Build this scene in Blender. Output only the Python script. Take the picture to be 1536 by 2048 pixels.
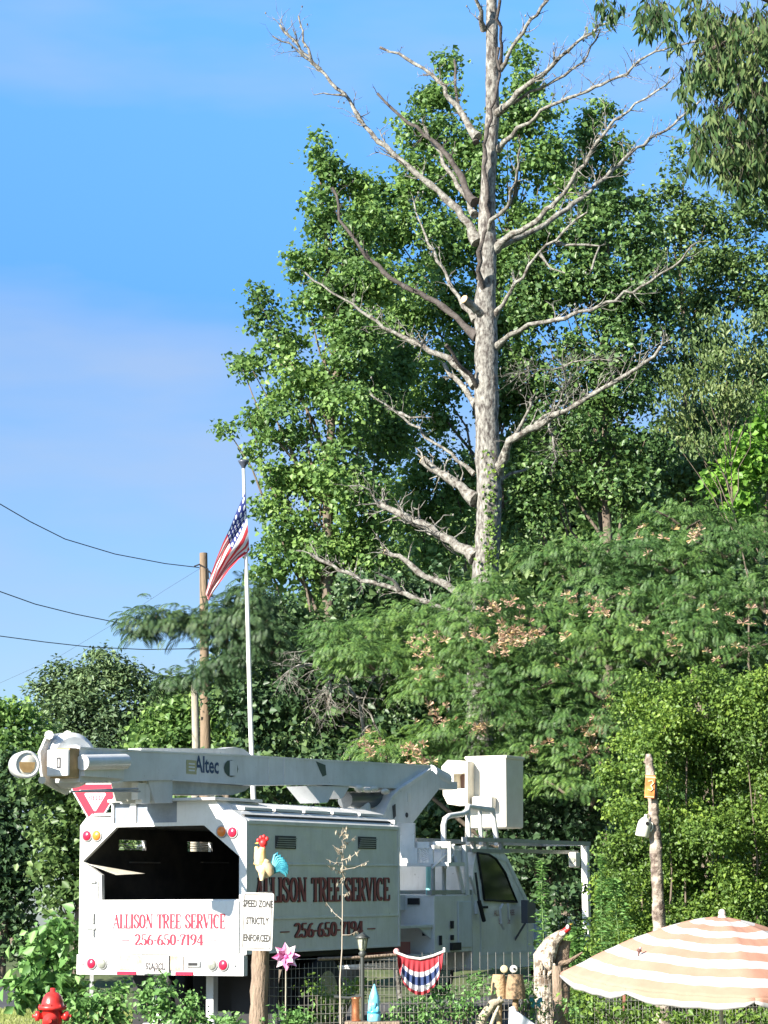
import bpy, bmesh, math, random
import numpy as np
from mathutils import Vector, Matrix
random.seed(7); RNG = np.random.default_rng(7)
for o in list(bpy.data.objects): bpy.data.objects.remove(o)
scene = bpy.context.scene
COL = scene.collection
R = math.radians
# ------------------------------------------------------------------ camera, sky, sun
FPX = 4880.0; EYE = 1.46; HZ = 1850.0
PITCH = math.atan((HZ-1024)/FPX)
cam_d = bpy.data.cameras.new('camera'); cam = bpy.data.objects.new('camera', cam_d); COL.objects.link(cam)
cam_d.sensor_fit = 'VERTICAL'; cam_d.sensor_height = 24.0; cam_d.lens = FPX/2048*24.0
cam_d.clip_start = 0.5; cam_d.clip_end = 3000
cam.location = (0, 0, EYE); cam.rotation_euler = (math.pi/2+PITCH, 0, 0)
scene.camera = cam
SUN_AZ, SUN_EL = R(47), R(27)        # azimuth behind the camera towards its left
SDIR = Vector((-math.sin(SUN_AZ)*math.cos(SUN_EL), -math.cos(SUN_AZ)*math.cos(SUN_EL), math.sin(SUN_EL)))
world = bpy.data.worlds.new('World'); scene.world = world; world.use_nodes = True
wn = world.node_tree; wn.nodes.clear()
def nd(t, typ, **kw):
    n = t.nodes.new(typ)
    for k, v in kw.items(): setattr(n, k, v)
    return n
sky = nd(wn, 'ShaderNodeTexSky', sky_type='NISHITA'); sky.sun_disc = False
sky.sun_elevation = SUN_EL; sky.sun_rotation = math.atan2(SDIR.x, SDIR.y)
sky.air_density = 1.0; sky.dust_density = 0.6; sky.ozone_density = 2.0
tc = nd(wn, 'ShaderNodeTexCoord'); mp = nd(wn, 'ShaderNodeMapping'); mp.inputs['Scale'].default_value = (3.6, 1.6, 13.0)
mp.inputs['Location'].default_value = (0.4, 0.0, 2.3)
no = nd(wn, 'ShaderNodeTexNoise'); no.inputs['Scale'].default_value = 1.0; no.inputs['Detail'].default_value = 5; no.inputs['Roughness'].default_value = .5
cr = nd(wn, 'ShaderNodeValToRGB'); cr.color_ramp.elements[0].position = .44; cr.color_ramp.elements[1].position = .68
cr.color_ramp.elements[1].color = (.62, .62, .62, 1)
mul = nd(wn, 'ShaderNodeMixRGB', blend_type='MULTIPLY'); mul.inputs[0].default_value = 1; mul.inputs[2].default_value = (1, 1, 1, 1)
sxz = nd(wn, 'ShaderNodeSeparateXYZ'); wn.links.new(tc.outputs['Generated'], sxz.inputs[0])
rz_ = nd(wn, 'ShaderNodeValToRGB'); wn.links.new(sxz.outputs[2], rz_.inputs[0]); wn.links.new(rz_.outputs[0], mul.inputs[2])
rz_.color_ramp.elements[0].position = .1; rz_.color_ramp.elements[0].color = (.74, .88, 1.1, 1); rz_.color_ramp.elements[1].position = .75; rz_.color_ramp.elements[1].color = (.7, .9, 1.1, 1)
e_ = rz_.color_ramp.elements.new(.24); e_.color = (.5, .93, 1.35, 1); e_ = rz_.color_ramp.elements.new(.36); e_.color = (.85, 1.45, 1.95, 1)
mix = nd(wn, 'ShaderNodeMixRGB'); mix.inputs[2].default_value = (3.1, 3.9, 5.4, 1)
bg = nd(wn, 'ShaderNodeBackground'); bg.inputs[1].default_value = 0.061
wo = nd(wn, 'ShaderNodeOutputWorld'); lk = wn.links.new
lk(tc.outputs['Generated'], mp.inputs[0]); lk(mp.outputs[0], no.inputs['Vector']); lk(no.outputs[0], cr.inputs[0])
lk(sky.outputs[0], mul.inputs[1]); lk(mul.outputs[0], mix.inputs[1]); lk(cr.outputs[0], mix.inputs[0])
lk(mix.outputs[0], bg.inputs[0]); lk(bg.outputs[0], wo.inputs[0])
sl = bpy.data.lights.new('sun', 'SUN'); sl.energy = 5.0; sl.angle = R(.5); sl.color = (1, .94, .84)
so = bpy.data.objects.new('sun', sl); COL.objects.link(so); so.location = (-20, -20, 30)
so.rotation_euler = SDIR.to_track_quat('Z', 'Y').to_euler()
scene.view_settings.view_transform = 'Standard'; scene.view_settings.look = 'None'
scene.view_settings.exposure = 1.4; scene.view_settings.gamma = 1.0
scene.render.engine = 'CYCLES'
scene.cycles.max_bounces = 6; scene.cycles.transmission_bounces = 4; scene.cycles.transparent_max_bounces = 6
scene.cycles.use_denoising = True

# ------------------------------------------------------------------ measuring helpers (photo pixel -> world)
CP, SP = math.cos(PITCH), math.sin(PITCH)
def ray(px, py):
    u = (px-768)/FPX; v = (1024-py)/FPX
    return Vector((u, CP-v*SP, SP+v*CP))
def P(px, py, Y):
    r = ray(px, py); return Vector((0, 0, EYE))+r*(Y/r.y)
def S(Y): return Y/FPX        # metres per pixel at distance Y

# ------------------------------------------------------------------ object helpers
def tag(o, label=None, cat=None, group=None, kind=None):
    if label: o['label'] = label
    if cat: o['category'] = cat
    if group: o['group'] = group
    if kind: o['kind'] = kind
    return o
def empty(name, loc, label=None, cat=None, group=None, rz=0):
    o = bpy.data.objects.new(name, None); COL.objects.link(o); o.location = loc; o.rotation_euler = (0, 0, rz)
    o.empty_display_size = .2
    return tag(o, label, cat, group)
def obj(name, me, mat, parent=None, world_space=False, bevel=0):
    o = bpy.data.objects.new(name, me); COL.objects.link(o)
    for m in (mat if isinstance(mat, (list, tuple)) else [mat]): me.materials.append(m)
    if parent is not None:
        o.parent = parent
        if world_space:
            bpy.context.view_layer.update()
            o.matrix_parent_inverse = parent.matrix_world.inverted()
    if bevel:
        b = o.modifiers.new('bevel', 'BEVEL'); b.width = bevel; b.segments = 2; b.limit_method = 'ANGLE'; b.angle_limit = R(40)
    return o
class MB:
    def __init__(s): s.v = []; s.f = []; s.sm = []; s.mi = []; s.cur = 0
    def add(s, vs, fs, smooth=False):
        b = len(s.v); s.v += [tuple(v) for v in vs]
        for f in fs: s.f.append([b+i for i in f]); s.sm.append(smooth); s.mi.append(s.cur)
    def box(s, a, b, M=None):
        x0, y0, z0 = [min(a[i], b[i]) for i in range(3)]; x1, y1, z1 = [max(a[i], b[i]) for i in range(3)]
        vs = [(x0,y0,z0),(x1,y0,z0),(x1,y1,z0),(x0,y1,z0),(x0,y0,z1),(x1,y0,z1),(x1,y1,z1),(x0,y1,z1)]
        if M: vs = [M@Vector(v) for v in vs]
        s.add(vs, [(3,2,1,0),(4,5,6,7),(0,1,5,4),(1,2,6,5),(2,3,7,6),(3,0,4,7)])
    def tube(s, pts, rad, n=8, cap=True, wob=0):
        pts = [Vector(p) for p in pts]
        if not isinstance(rad, (list, tuple)): rad = [rad]*len(pts)
        rings = []; up = None
        for i, p in enumerate(pts):
            t = (pts[min(i+1, len(pts)-1)]-pts[max(i-1, 0)])
            if t.length < 1e-9: t = Vector((0, 0, 1))
            t.normalize()
            if up is None: up = t.orthogonal().normalized()
            up = (up-t*up.dot(t))
            if up.length < 1e-6: up = t.orthogonal()
            up.normalize(); w = t.cross(up)
            rings.append([p+(up*math.cos(2*math.pi*k/n)+w*math.sin(2*math.pi*k/n))*rad[i]*(1+(random.uniform(-wob, wob) if wob else 0)) for k in range(n)])
        vs = [v for r_ in rings for v in r_]; fs = []
        for i in range(len(pts)-1):
            for k in range(n):
                fs.append((i*n+k, i*n+(k+1) % n, (i+1)*n+(k+1) % n, (i+1)*n+k))
        s.add(vs, fs, True)
        if cap:
            s.add(rings[0], [tuple(range(n-1, -1, -1))]); s.add(rings[-1], [tuple(range(n))])
    def lathe(s, prof, c=(0, 0, 0), n=20, axis=None):   # prof list of (r,z)
        M = Matrix.Translation(c)
        if axis is not None: M = M@Vector(axis).to_track_quat('Z', 'Y').to_matrix().to_4x4()
        vs = []
        for r_, z in prof:
            for k in range(n): vs.append(M@Vector((r_*math.cos(2*math.pi*k/n), r_*math.sin(2*math.pi*k/n), z)))
        fs = [(i*n+k, i*n+(k+1) % n, (i+1)*n+(k+1) % n, (i+1)*n+k) for i in range(len(prof)-1) for k in range(n)]
        s.add(vs, fs, True)
        s.add(vs[:n], [tuple(range(n-1, -1, -1))]); s.add(vs[-n:], [tuple(range(n))])
    def prism(s, poly, d, hole=None):   # poly: 3D points in a plane, d: extrusion vector
        poly = [Vector(p) for p in poly]; d = Vector(d)
        from mathutils.geometry import tessellate_polygon
        loops = [poly]+([[Vector(p) for p in hole]] if hole else [])
        allv = [v for l in loops for v in l]; tri = tessellate_polygon(loops); N = len(allv)
        s.add(allv+[v+d for v in allv], [tuple(t) for t in tri]+[tuple(N+i for i in reversed(t)) for t in tri])
        b = 0
        for l in loops:
            n = len(l); s.add([*l, *[v+d for v in l]], [(i, (i+1) % n, n+(i+1) % n, n+i) for i in range(n)]); b += n
    def ell(s, c, r, n=12, m=8, M=None):
        vs = []
        for j in range(m+1):
            ph = math.pi*j/m
            for k in range(n):
                a = 2*math.pi*k/n; v = Vector((r[0]*math.sin(ph)*math.cos(a), r[1]*math.sin(ph)*math.sin(a), r[2]*math.cos(ph)))
                if M: v = M@v
                vs.append(v+Vector(c))
        s.add(vs, [(j*n+k, (j+1)*n+k, (j+1)*n+(k+1) % n, j*n+(k+1) % n) for j in range(m) for k in range(n)], True)
    def build(s, name, mat, parent=None, ws=False, bevel=0, fixn=True):
        me = bpy.data.meshes.new(name); me.from_pydata(s.v, [], s.f); me.validate()
        if len(me.polygons) == len(s.f):
            me.polygons.foreach_set('use_smooth', s.sm); me.polygons.foreach_set('material_index', s.mi)
        if fixn:
            bm = bmesh.new(); bm.from_mesh(me); bmesh.ops.recalc_face_normals(bm, faces=bm.faces); bm.to_mesh(me); bm.free()
        me.update()
        return obj(name, me, mat, parent, ws, bevel)

# ------------------------------------------------------------------ materials
MATS = {}
def mat(name, c, rough=.5, metal=0, c2=None, nscale=6, namt=.5, bump=0, bscale=40, trans=0, spec=.5, mapscale=None, coat=0, detail=5):
    if name in MATS: return MATS[name]
    m = bpy.data.materials.new(name); m.use_nodes = True; t = m.node_tree; b = t.nodes['Principled BSDF']
    b.inputs['Base Color'].default_value = (*c, 1); b.inputs['Roughness'].default_value = rough; b.inputs['Metallic'].default_value = metal
    b.inputs['Specular IOR Level'].default_value = spec; b.inputs['Coat Weight'].default_value = coat
    tc = nd(t, 'ShaderNodeTexCoord'); vec = tc.outputs['Object']
    if mapscale:
        mpn = nd(t, 'ShaderNodeMapping'); mpn.inputs['Scale'].default_value = mapscale; t.links.new(vec, mpn.inputs[0]); vec = mpn.outputs[0]
    if c2:
        n = nd(t, 'ShaderNodeTexNoise'); n.inputs['Scale'].default_value = nscale; n.inputs['Detail'].default_value = detail; n.inputs['Roughness'].default_value = .65
        t.links.new(vec, n.inputs['Vector'])
        r = nd(t, 'ShaderNodeValToRGB'); r.color_ramp.elements[0].position = .5-.5*namt*.5; r.color_ramp.elements[1].position = .5+.5*namt*.5
        r.color_ramp.elements[0].color = (*c, 1); r.color_ramp.elements[1].color = (*c2, 1)
        t.links.new(n.outputs[0], r.inputs[0]); t.links.new(r.outputs[0], b.inputs['Base Color'])
    if bump:
        n2 = nd(t, 'ShaderNodeTexNoise'); n2.inputs['Scale'].default_value = bscale; n2.inputs['Detail'].default_value = 6; t.links.new(vec, n2.inputs['Vector'])
        bp = nd(t, 'ShaderNodeBump'); bp.inputs['Strength'].default_value = bump; bp.inputs['Distance'].default_value = .03
        t.links.new(n2.outputs[0], bp.inputs['Height']); t.links.new(bp.outputs[0], b.inputs['Normal'])
    if trans:
        out = t.nodes['Material Output']; tr = nd(t, 'ShaderNodeBsdfTranslucent'); mx = nd(t, 'ShaderNodeMixShader'); mx.inputs[0].default_value = trans
        tr.inputs[0].default_value = (*c, 1); t.links.new(b.outputs[0], mx.inputs[1]); t.links.new(tr.outputs[0], mx.inputs[2]); t.links.new(mx.outputs[0], out.inputs[0])
    MATS[name] = m; return m
LB = 1.72
def leafmat(name, dark, mid, light, nscale=.5, trans=.3, rough=.45, spec=.4):
    """leaf colour: random per leaf, plus clump-to-clump drift of the given leaf colour"""
    m = bpy.data.materials.new(name); m.use_nodes = True; t = m.node_tree; b = t.nodes['Principled BSDF']; L = t.links.new
    g = nd(t, 'ShaderNodeNewGeometry'); tc = nd(t, 'ShaderNodeTexCoord')
    n = nd(t, 'ShaderNodeTexNoise'); n.inputs['Scale'].default_value = nscale; n.inputs['Detail'].default_value = 2; L(tc.outputs['Object'], n.inputs['Vector'])
    a = nd(t, 'ShaderNodeMath', operation='MULTIPLY_ADD'); a.inputs[1].default_value = .55; L(g.outputs['Random Per Island'], a.inputs[0])
    a2 = nd(t, 'ShaderNodeMath', operation='MULTIPLY_ADD'); a2.inputs[1].default_value = 1.3; a2.inputs[2].default_value = -.42; L(n.outputs[0], a2.inputs[0]); L(a2.outputs[0], a.inputs[2])
    r = nd(t, 'ShaderNodeValToRGB'); r.color_ramp.elements[0].position = .1; r.color_ramp.elements[0].color = (*dark, 1)
    e = r.color_ramp.elements.new(.5); e.color = (*mid, 1); r.color_ramp.elements[-1].position = .95; r.color_ramp.elements[-1].color = (*light, 1)
    for e_ in r.color_ramp.elements: e_.color = (*[min(.5, k*LB) for k in e_.color[:3]], 1)
    L(a.outputs[0], r.inputs[0]); L(r.outputs[0], b.inputs['Base Color'])
    b.inputs['Roughness'].default_value = rough; b.inputs['Specular IOR Level'].default_value = spec
    tr = nd(t, 'ShaderNodeBsdfTranslucent'); mx = nd(t, 'ShaderNodeMixShader'); mx.inputs[0].default_value = trans
    L(r.outputs[0], tr.inputs[0]); L(b.outputs[0], mx.inputs[1]); L(tr.outputs[0], mx.inputs[2]); L(mx.outputs[0], t.nodes['Material Output'].inputs[0])
    return m
def stripes_mat(): pass
WHITE = mat('white_paint', (.8, .79, .77), .4, c2=(.7, .69, .65), nscale=2.6, namt=.6, bump=.02, bscale=3, coat=.3)
WHITE2 = mat('boom_paint', (.72, .74, .74), .4, c2=(.6, .61, .6), nscale=1.6, namt=.6, bump=.02, bscale=5)
CREAM = mat('cream_fibreglass', (.8, .76, .66), .5, c2=(.66, .6, .48), nscale=3, namt=.5)
TAN = mat('bare_fibreglass', (.45, .3, .13), .6, c2=(.32, .2, .08), nscale=8, namt=.6)
GREYM = mat('grey_metal', (.42, .43, .43), .45, .3, c2=(.3, .3, .29), nscale=5, namt=.7)
BLACK = mat('black_rubber', (.012, .012, .014), .7)
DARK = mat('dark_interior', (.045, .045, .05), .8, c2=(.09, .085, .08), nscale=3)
RUST = mat('rusty_metal', (.3, .22, .15), .8, c2=(.5, .45, .38), nscale=9, namt=.6)
REDP = mat('red_lettering', (.38, .012, .04), .6)
DREDP = mat('dark_red_lettering', (.3, .07, .08), .5)
BLKP = mat('black_lettering', (.02, .02, .025), .5)
GLASS = mat('window_glass', (.012, .02, .015), .08, spec=.25)
REDL = mat('red_lens', (.65, .02, .07), .25, c2=(.5, .02, .05), nscale=30)
AMBL = mat('amber_lens', (.85, .25, .04), .25, c2=(.7, .2, .03), nscale=30)
GRYL = mat('clear_lens', (.35, .36, .3), .2, c2=(.22, .23, .2), nscale=30)
CHROME = mat('chrome', (.6, .6, .6), .15, 1)

def grime(m, col=(.34,.31,.26), amt=.32, scale=(7,7,.7)):
    t = m.node_tree; b = t.nodes['Principled BSDF']; L = t.links.new; src = b.inputs['Base Color'].links[0].from_socket
    tc = nd(t, 'ShaderNodeTexCoord'); mp_ = nd(t, 'ShaderNodeMapping'); mp_.inputs['Scale'].default_value = scale; L(tc.outputs['Object'], mp_.inputs[0])
    n = nd(t, 'ShaderNodeTexNoise'); n.inputs['Scale'].default_value = 1.6; n.inputs['Detail'].default_value = 8; n.inputs['Roughness'].default_value = .7; L(mp_.outputs[0], n.inputs['Vector'])
    r = nd(t, 'ShaderNodeValToRGB'); r.color_ramp.elements[0].position = .52; r.color_ramp.elements[0].color = (0,0,0,1); r.color_ramp.elements[1].position = .8; r.color_ramp.elements[1].color = (amt,amt,amt,1); L(n.outputs[0], r.inputs[0])
    n2 = nd(t, 'ShaderNodeTexNoise'); n2.inputs['Scale'].default_value = 22; n2.inputs['Detail'].default_value = 3; L(tc.outputs['Object'], n2.inputs['Vector'])
    r2 = nd(t, 'ShaderNodeValToRGB'); r2.color_ramp.elements[0].position = .7; r2.color_ramp.elements[0].color = (0,0,0,1); r2.color_ramp.elements[1].position = .74; r2.color_ramp.elements[1].color = (.7,.7,.7,1); L(n2.outputs[0], r2.inputs[0])
    a = nd(t, 'ShaderNodeMixRGB', blend_type='LIGHTEN'); a.inputs[0].default_value = 1; L(r.outputs[0], a.inputs[1]); L(r2.outputs[0], a.inputs[2])
    x = nd(t, 'ShaderNodeMixRGB'); x.inputs[2].default_value = (*col, 1); L(a.outputs[0], x.inputs[0]); L(src, x.inputs[1]); L(x.outputs[0], b.inputs['Base Color'])
grime(WHITE); grime(WHITE2); grime(CREAM, amt=.35); grime(GREYM)
# ------------------------------------------------------------------ ground, roads
GRASSG = mat('grass_ground', (.045, .07, .02), .9, c2=(.11, .13, .045), nscale=1.3, namt=.8, bump=.6, bscale=12)
ASPH = mat('asphalt', (.05, .05, .054), .85, c2=(.075, .075, .078), nscale=3, bump=.3, bscale=60)
def gz(x, y):
    z = -.6*math.exp(-((y-21)/5)**2)
    z += 1.9*max(0, min(1, (y-60)/14))*max(0, min(1, (x+12.5)/3)) * (1 if x < 40 else 1)
    return z
def ground():
    xs = sorted(set([-1500, -600, -200, -100]+list(range(-60, 61, 2))+[100, 200, 600, 1500]))
    ys = sorted(set([-1500, -600, -200, -60]+list(range(-20, 110, 2))+[130, 200, 600, 1500]))
    vs = [(x, y, gz(x, y)-.01+random.uniform(-.02, .02)*(abs(x) < 60)) for y in ys for x in xs]; n = len(xs)
    m = MB(); m.add(vs, [(j*n+i, j*n+i+1, (j+1)*n+i+1, (j+1)*n+i) for j in range(len(ys)-1) for i in range(n-1)], True)
    tag(m.build('ground', GRASSG), kind='structure')
ground()
m = MB(); th = R(26.7)
hv = Vector((math.sin(th), math.cos(th), 0)); lv = Vector((-math.cos(th), math.sin(th), 0)); c0 = Vector((-1.83, 33, .025))
def strip(m, a, b, w0, w1, z):
    pass
m.add([c0-hv*14-lv*2, c0+hv*30-lv*2, c0+hv*30+lv*4.5, c0-hv*14+lv*4.5], [(0, 1, 2, 3)])
tag(m.build('road', ASPH), kind='structure')
m = MB(); m.add([(-30, 41.5, .035), (-6.0, 42.3, .035), (-7.0, 52, .035), (-11.0, 75, .035), (-18, 125, .035), (-60, 125, .035)], [(0, 1, 2, 3, 4, 5)])
tag(m.build('road', ASPH), kind='structure')

# ------------------------------------------------------------------ serif lettering
def arc(cx, cy, rx, ry, a0, a1, n=14):
    return [(cx+rx*math.cos(R(a0+(a1-a0)*i/n)), cy+ry*math.sin(R(a0+(a1-a0)*i/n))) for i in range(n+1)]
TK, TN = .17, .08
def serif(x, y, w=.11): return ([(x-w, y), (x+w, y)], TN)
G = {
 'A': (.56, [([(.06, .0), (.28, 1)], TN), ([(.26, 1), (.48, 0)], TK), ([(.12, .33), (.4, .33)], TN), serif(.06, .02, .07), serif(.48, .02, .09)]),
 'L': (.46, [([(.12, 0), (.12, 1)], TK), serif(.12, .98, .12), ([(.02, .02), (.42, .02)], TN), ([(.41, .0), (.41, .25)], TN)]),
 'I': (.27, [([(.13, 0), (.13, 1)], TK), serif(.13, .98), serif(.13, .02)]),
 'S': (.46, [(arc(.23, .74, .16, .24, 20, 180, 10)+[(.12, .62), (.3, .46), (.38, .34)]+arc(.23, .26, .16, .24, 10, -180, 12), None), ([(.39, .7), (.39, .96)], TN), ([(.06, .04), (.06, .32)], TN)]),
 'O': (.56, [(arc(.27, .5, .2, .47, 0, 360, 28), None)]),
 'N': (.6, [([(.1, 0), (.1, 1)], TN), ([(.1, 1), (.47, 0)], TK), ([(.49, 0), (.49, 1)], TN), serif(.08, .02, .09), serif(.08, .98, .08), serif(.49, .98, .09)]),
 'T': (.5, [([(.25, 0), (.25, 1)], TK), ([(.02, .97), (.48, .97)], TN), ([(.03, .75), (.03, .98)], TN), ([(.47, .75), (.47, .98)], TN), serif(.25, .02)]),
 'R': (.56, [([(.12, 0), (.12, 1)], TK), serif(.12, .02), ([(.02, .98), (.3, .98)], TN), (arc(.28, .74, .16, .23, 90, -90, 12), None), ([(.12, .51), (.28, .51)], TN), ([(.27, .5), (.46, 0)], TK), serif(.47, .02, .07)]),
 'E': (.48, [([(.12, 0), (.12, 1)], TK), ([(.02, .98), (.42, .98)], TN), ([(.02, .02), (.44, .02)], TN), ([(.12, .51), (.32, .51)], TN), ([(.42, .78), (.42, .98)], TN), ([(.44, .02), (.44, .25)], TN), ([(.32, .42), (.32, .6)], TN)]),
 'V': (.54, [([(.06, 1), (.27, 0)], TK), ([(.28, 0), (.46, 1)], TN), serif(.07, .98, .09), serif(.46, .98, .07)]),
 'C': (.52, [(arc(.27, .5, .2, .47, 50, 310, 22), None), ([(.42, .72), (.42, .95)], TN)]),
 '2': (.46, [(arc(.22, .72, .15, .25, 170, -10, 12)+[(.33, .5), (.08, .06)], None), ([(.06, .04), (.38, .04)], TK*.6), ([(.39, .02), (.39, .2)], TN)]),
 '5': (.46, [([(.12, .95), (.38, .95)], TK*.6), ([(.1, .5), (.1, .96)], TN), (arc(.2, .3, .18, .28, 130, -170, 18), None)]),
 '6': (.46, [([(.36, .95), (.2, .85), (.1, .6), (.07, .3)], None), (arc(.23, .27, .16, .25, 0, 360, 20), None)]),
 '0': (.46, [(arc(.22, .5, .16, .46, 0, 360, 26), None)]),
 '7': (.44, [([(.05, .95), (.4, .95)], TK*.6), ([(.38, .95), (.2, .45), (.16, 0)], None), ([(.05, .75), (.05, .95)], TN)]),
 '1': (.3, [([(.15, 0), (.15, 1)], TK), serif(.15, .02), ([(.03, .85), (.15, .98)], TN)]),
 '9': (.46, [([(.1, .05), (.25, .15), (.35, .4), (.38, .7)], None), (arc(.22, .72, .16, .25, 0, 360, 20), None)]),
 '4': (.48, [([(.32, 0), (.32, 1)], TK), ([(.3, 1), (.03, .3)], TN), ([(.03, .28), (.45, .28)], TN*1.3), serif(.32, .02)]),
 '-': (.26, [([(.04, .42), (.22, .42)], TK*.7)]), ' ': (.32, []),
 '~': (.62, [([(.02, .42), (.6, .42)], TN)]),
}
def serif_text(name, txt, h, width, at, ux, uy, n, material, parent):
    """at: lower-left corner, ux/uy: directions, n: outward normal"""
    tot = sum(G[c][0] for c in txt); sx = width/tot; m = MB(); x = 0; k = 0
    at, ux, uy, n = Vector(at), Vector(ux), Vector(uy), Vector(n)
    for c in txt:
        w, st = G[c]
        for pts, wd in st:
            L_ = []; Rr = []
            for i, p in enumerate(pts):
                a = pts[max(i-1, 0)]; b = pts[min(i+1, len(pts)-1)]; dx, dy = b[0]-a[0], b[1]-a[1]; l = math.hypot(dx, dy) or 1
                ww = wd if wd else TN+(TK-TN)*abs(dy/l)**1.5
                if wd and abs(dx/l) < .6:
                    L_.append((p[0]-ww/2, p[1])); Rr.append((p[0]+ww/2, p[1]))
                else: L_.append((p[0]-dy/l*ww/2, p[1]+dx/l*ww/2)); Rr.append((p[0]+dy/l*ww/2, p[1]-dx/l*ww/2))
            off = n*(.0006*(k % 7)); k += 1
            q = [at+ux*((x+a)*sx)+uy*(b*h)+off for a, b in L_+Rr]; N = len(pts)
            m.add(q, [(i, i+1, N+i+1, N+i) for i in range(N-1)])
        x += w
    return m.build(name, material, parent, fixn=False)
def sans_text(name, lines, size, at, ux, uy, material, parent, n, xs=1.0, gap=1.25, ws=False, bold=0.0):
    m = MB(); at, ux, uy, n = Vector(at), Vector(ux), Vector(uy), Vector(n)
    for li, tx in enumerate(lines):
        cu = bpy.data.curves.new('lettering', 'FONT'); cu.body = tx; cu.size = 1; cu.align_x = 'CENTER'; cu.resolution_u = 2; cu.offset = bold
        o = bpy.data.objects.new('lettering', cu); COL.objects.link(o)
        me = bpy.data.meshes.new_from_object(o.evaluated_get(bpy.context.evaluated_depsgraph_get()))
        vs = [at+ux*(v.co.x*size*xs)+uy*(v.co.y*size-li*size*gap)+n*.001 for v in me.vertices]
        m.add(vs, [tuple(p.vertices) for p in me.polygons]); bpy.data.objects.remove(o); bpy.data.meshes.remove(me)
    return m.build(name, material, parent, ws, fixn=False)

# ------------------------------------------------------------------ the bucket truck
TH, TP = R(26.7), R(.9)
TF = Vector((math.sin(TH)*math.cos(TP), math.cos(TH)*math.cos(TP), math.sin(TP))); TL = Vector((-math.cos(TH), math.sin(TH), 0)); TU = TF.cross(TL)
TO = P(491, 1952, 33.0); TO = TO-TU*(TO.z/TU.z)
TM = Matrix((TF, TL, TU)).transposed().to_4x4(); TM.translation = TO
def on(px, py, axis, val):      # photo pixel -> point of the truck, on one of its planes
    r = ray(px, py); n = (TF, TL, TU)[axis]; e = Vector((0, 0, EYE))-TO
    t = (val-n.dot(e))/n.dot(r); w = e+r*t; return Vector((w.dot(TF), w.dot(TL), w.dot(TU)))
def onp(pts, axis, val): return [on(*q, axis, val) for q in pts]
truck = empty('bucket_truck', (0, 0, 0), 'white tree service bucket truck with open chip box and raised boom over its cab', 'truck')
truck.matrix_world = TM
X, Y_, Z = Vector((1, 0, 0)), Vector((0, 1, 0)), Vector((0, 0, 1))
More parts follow.
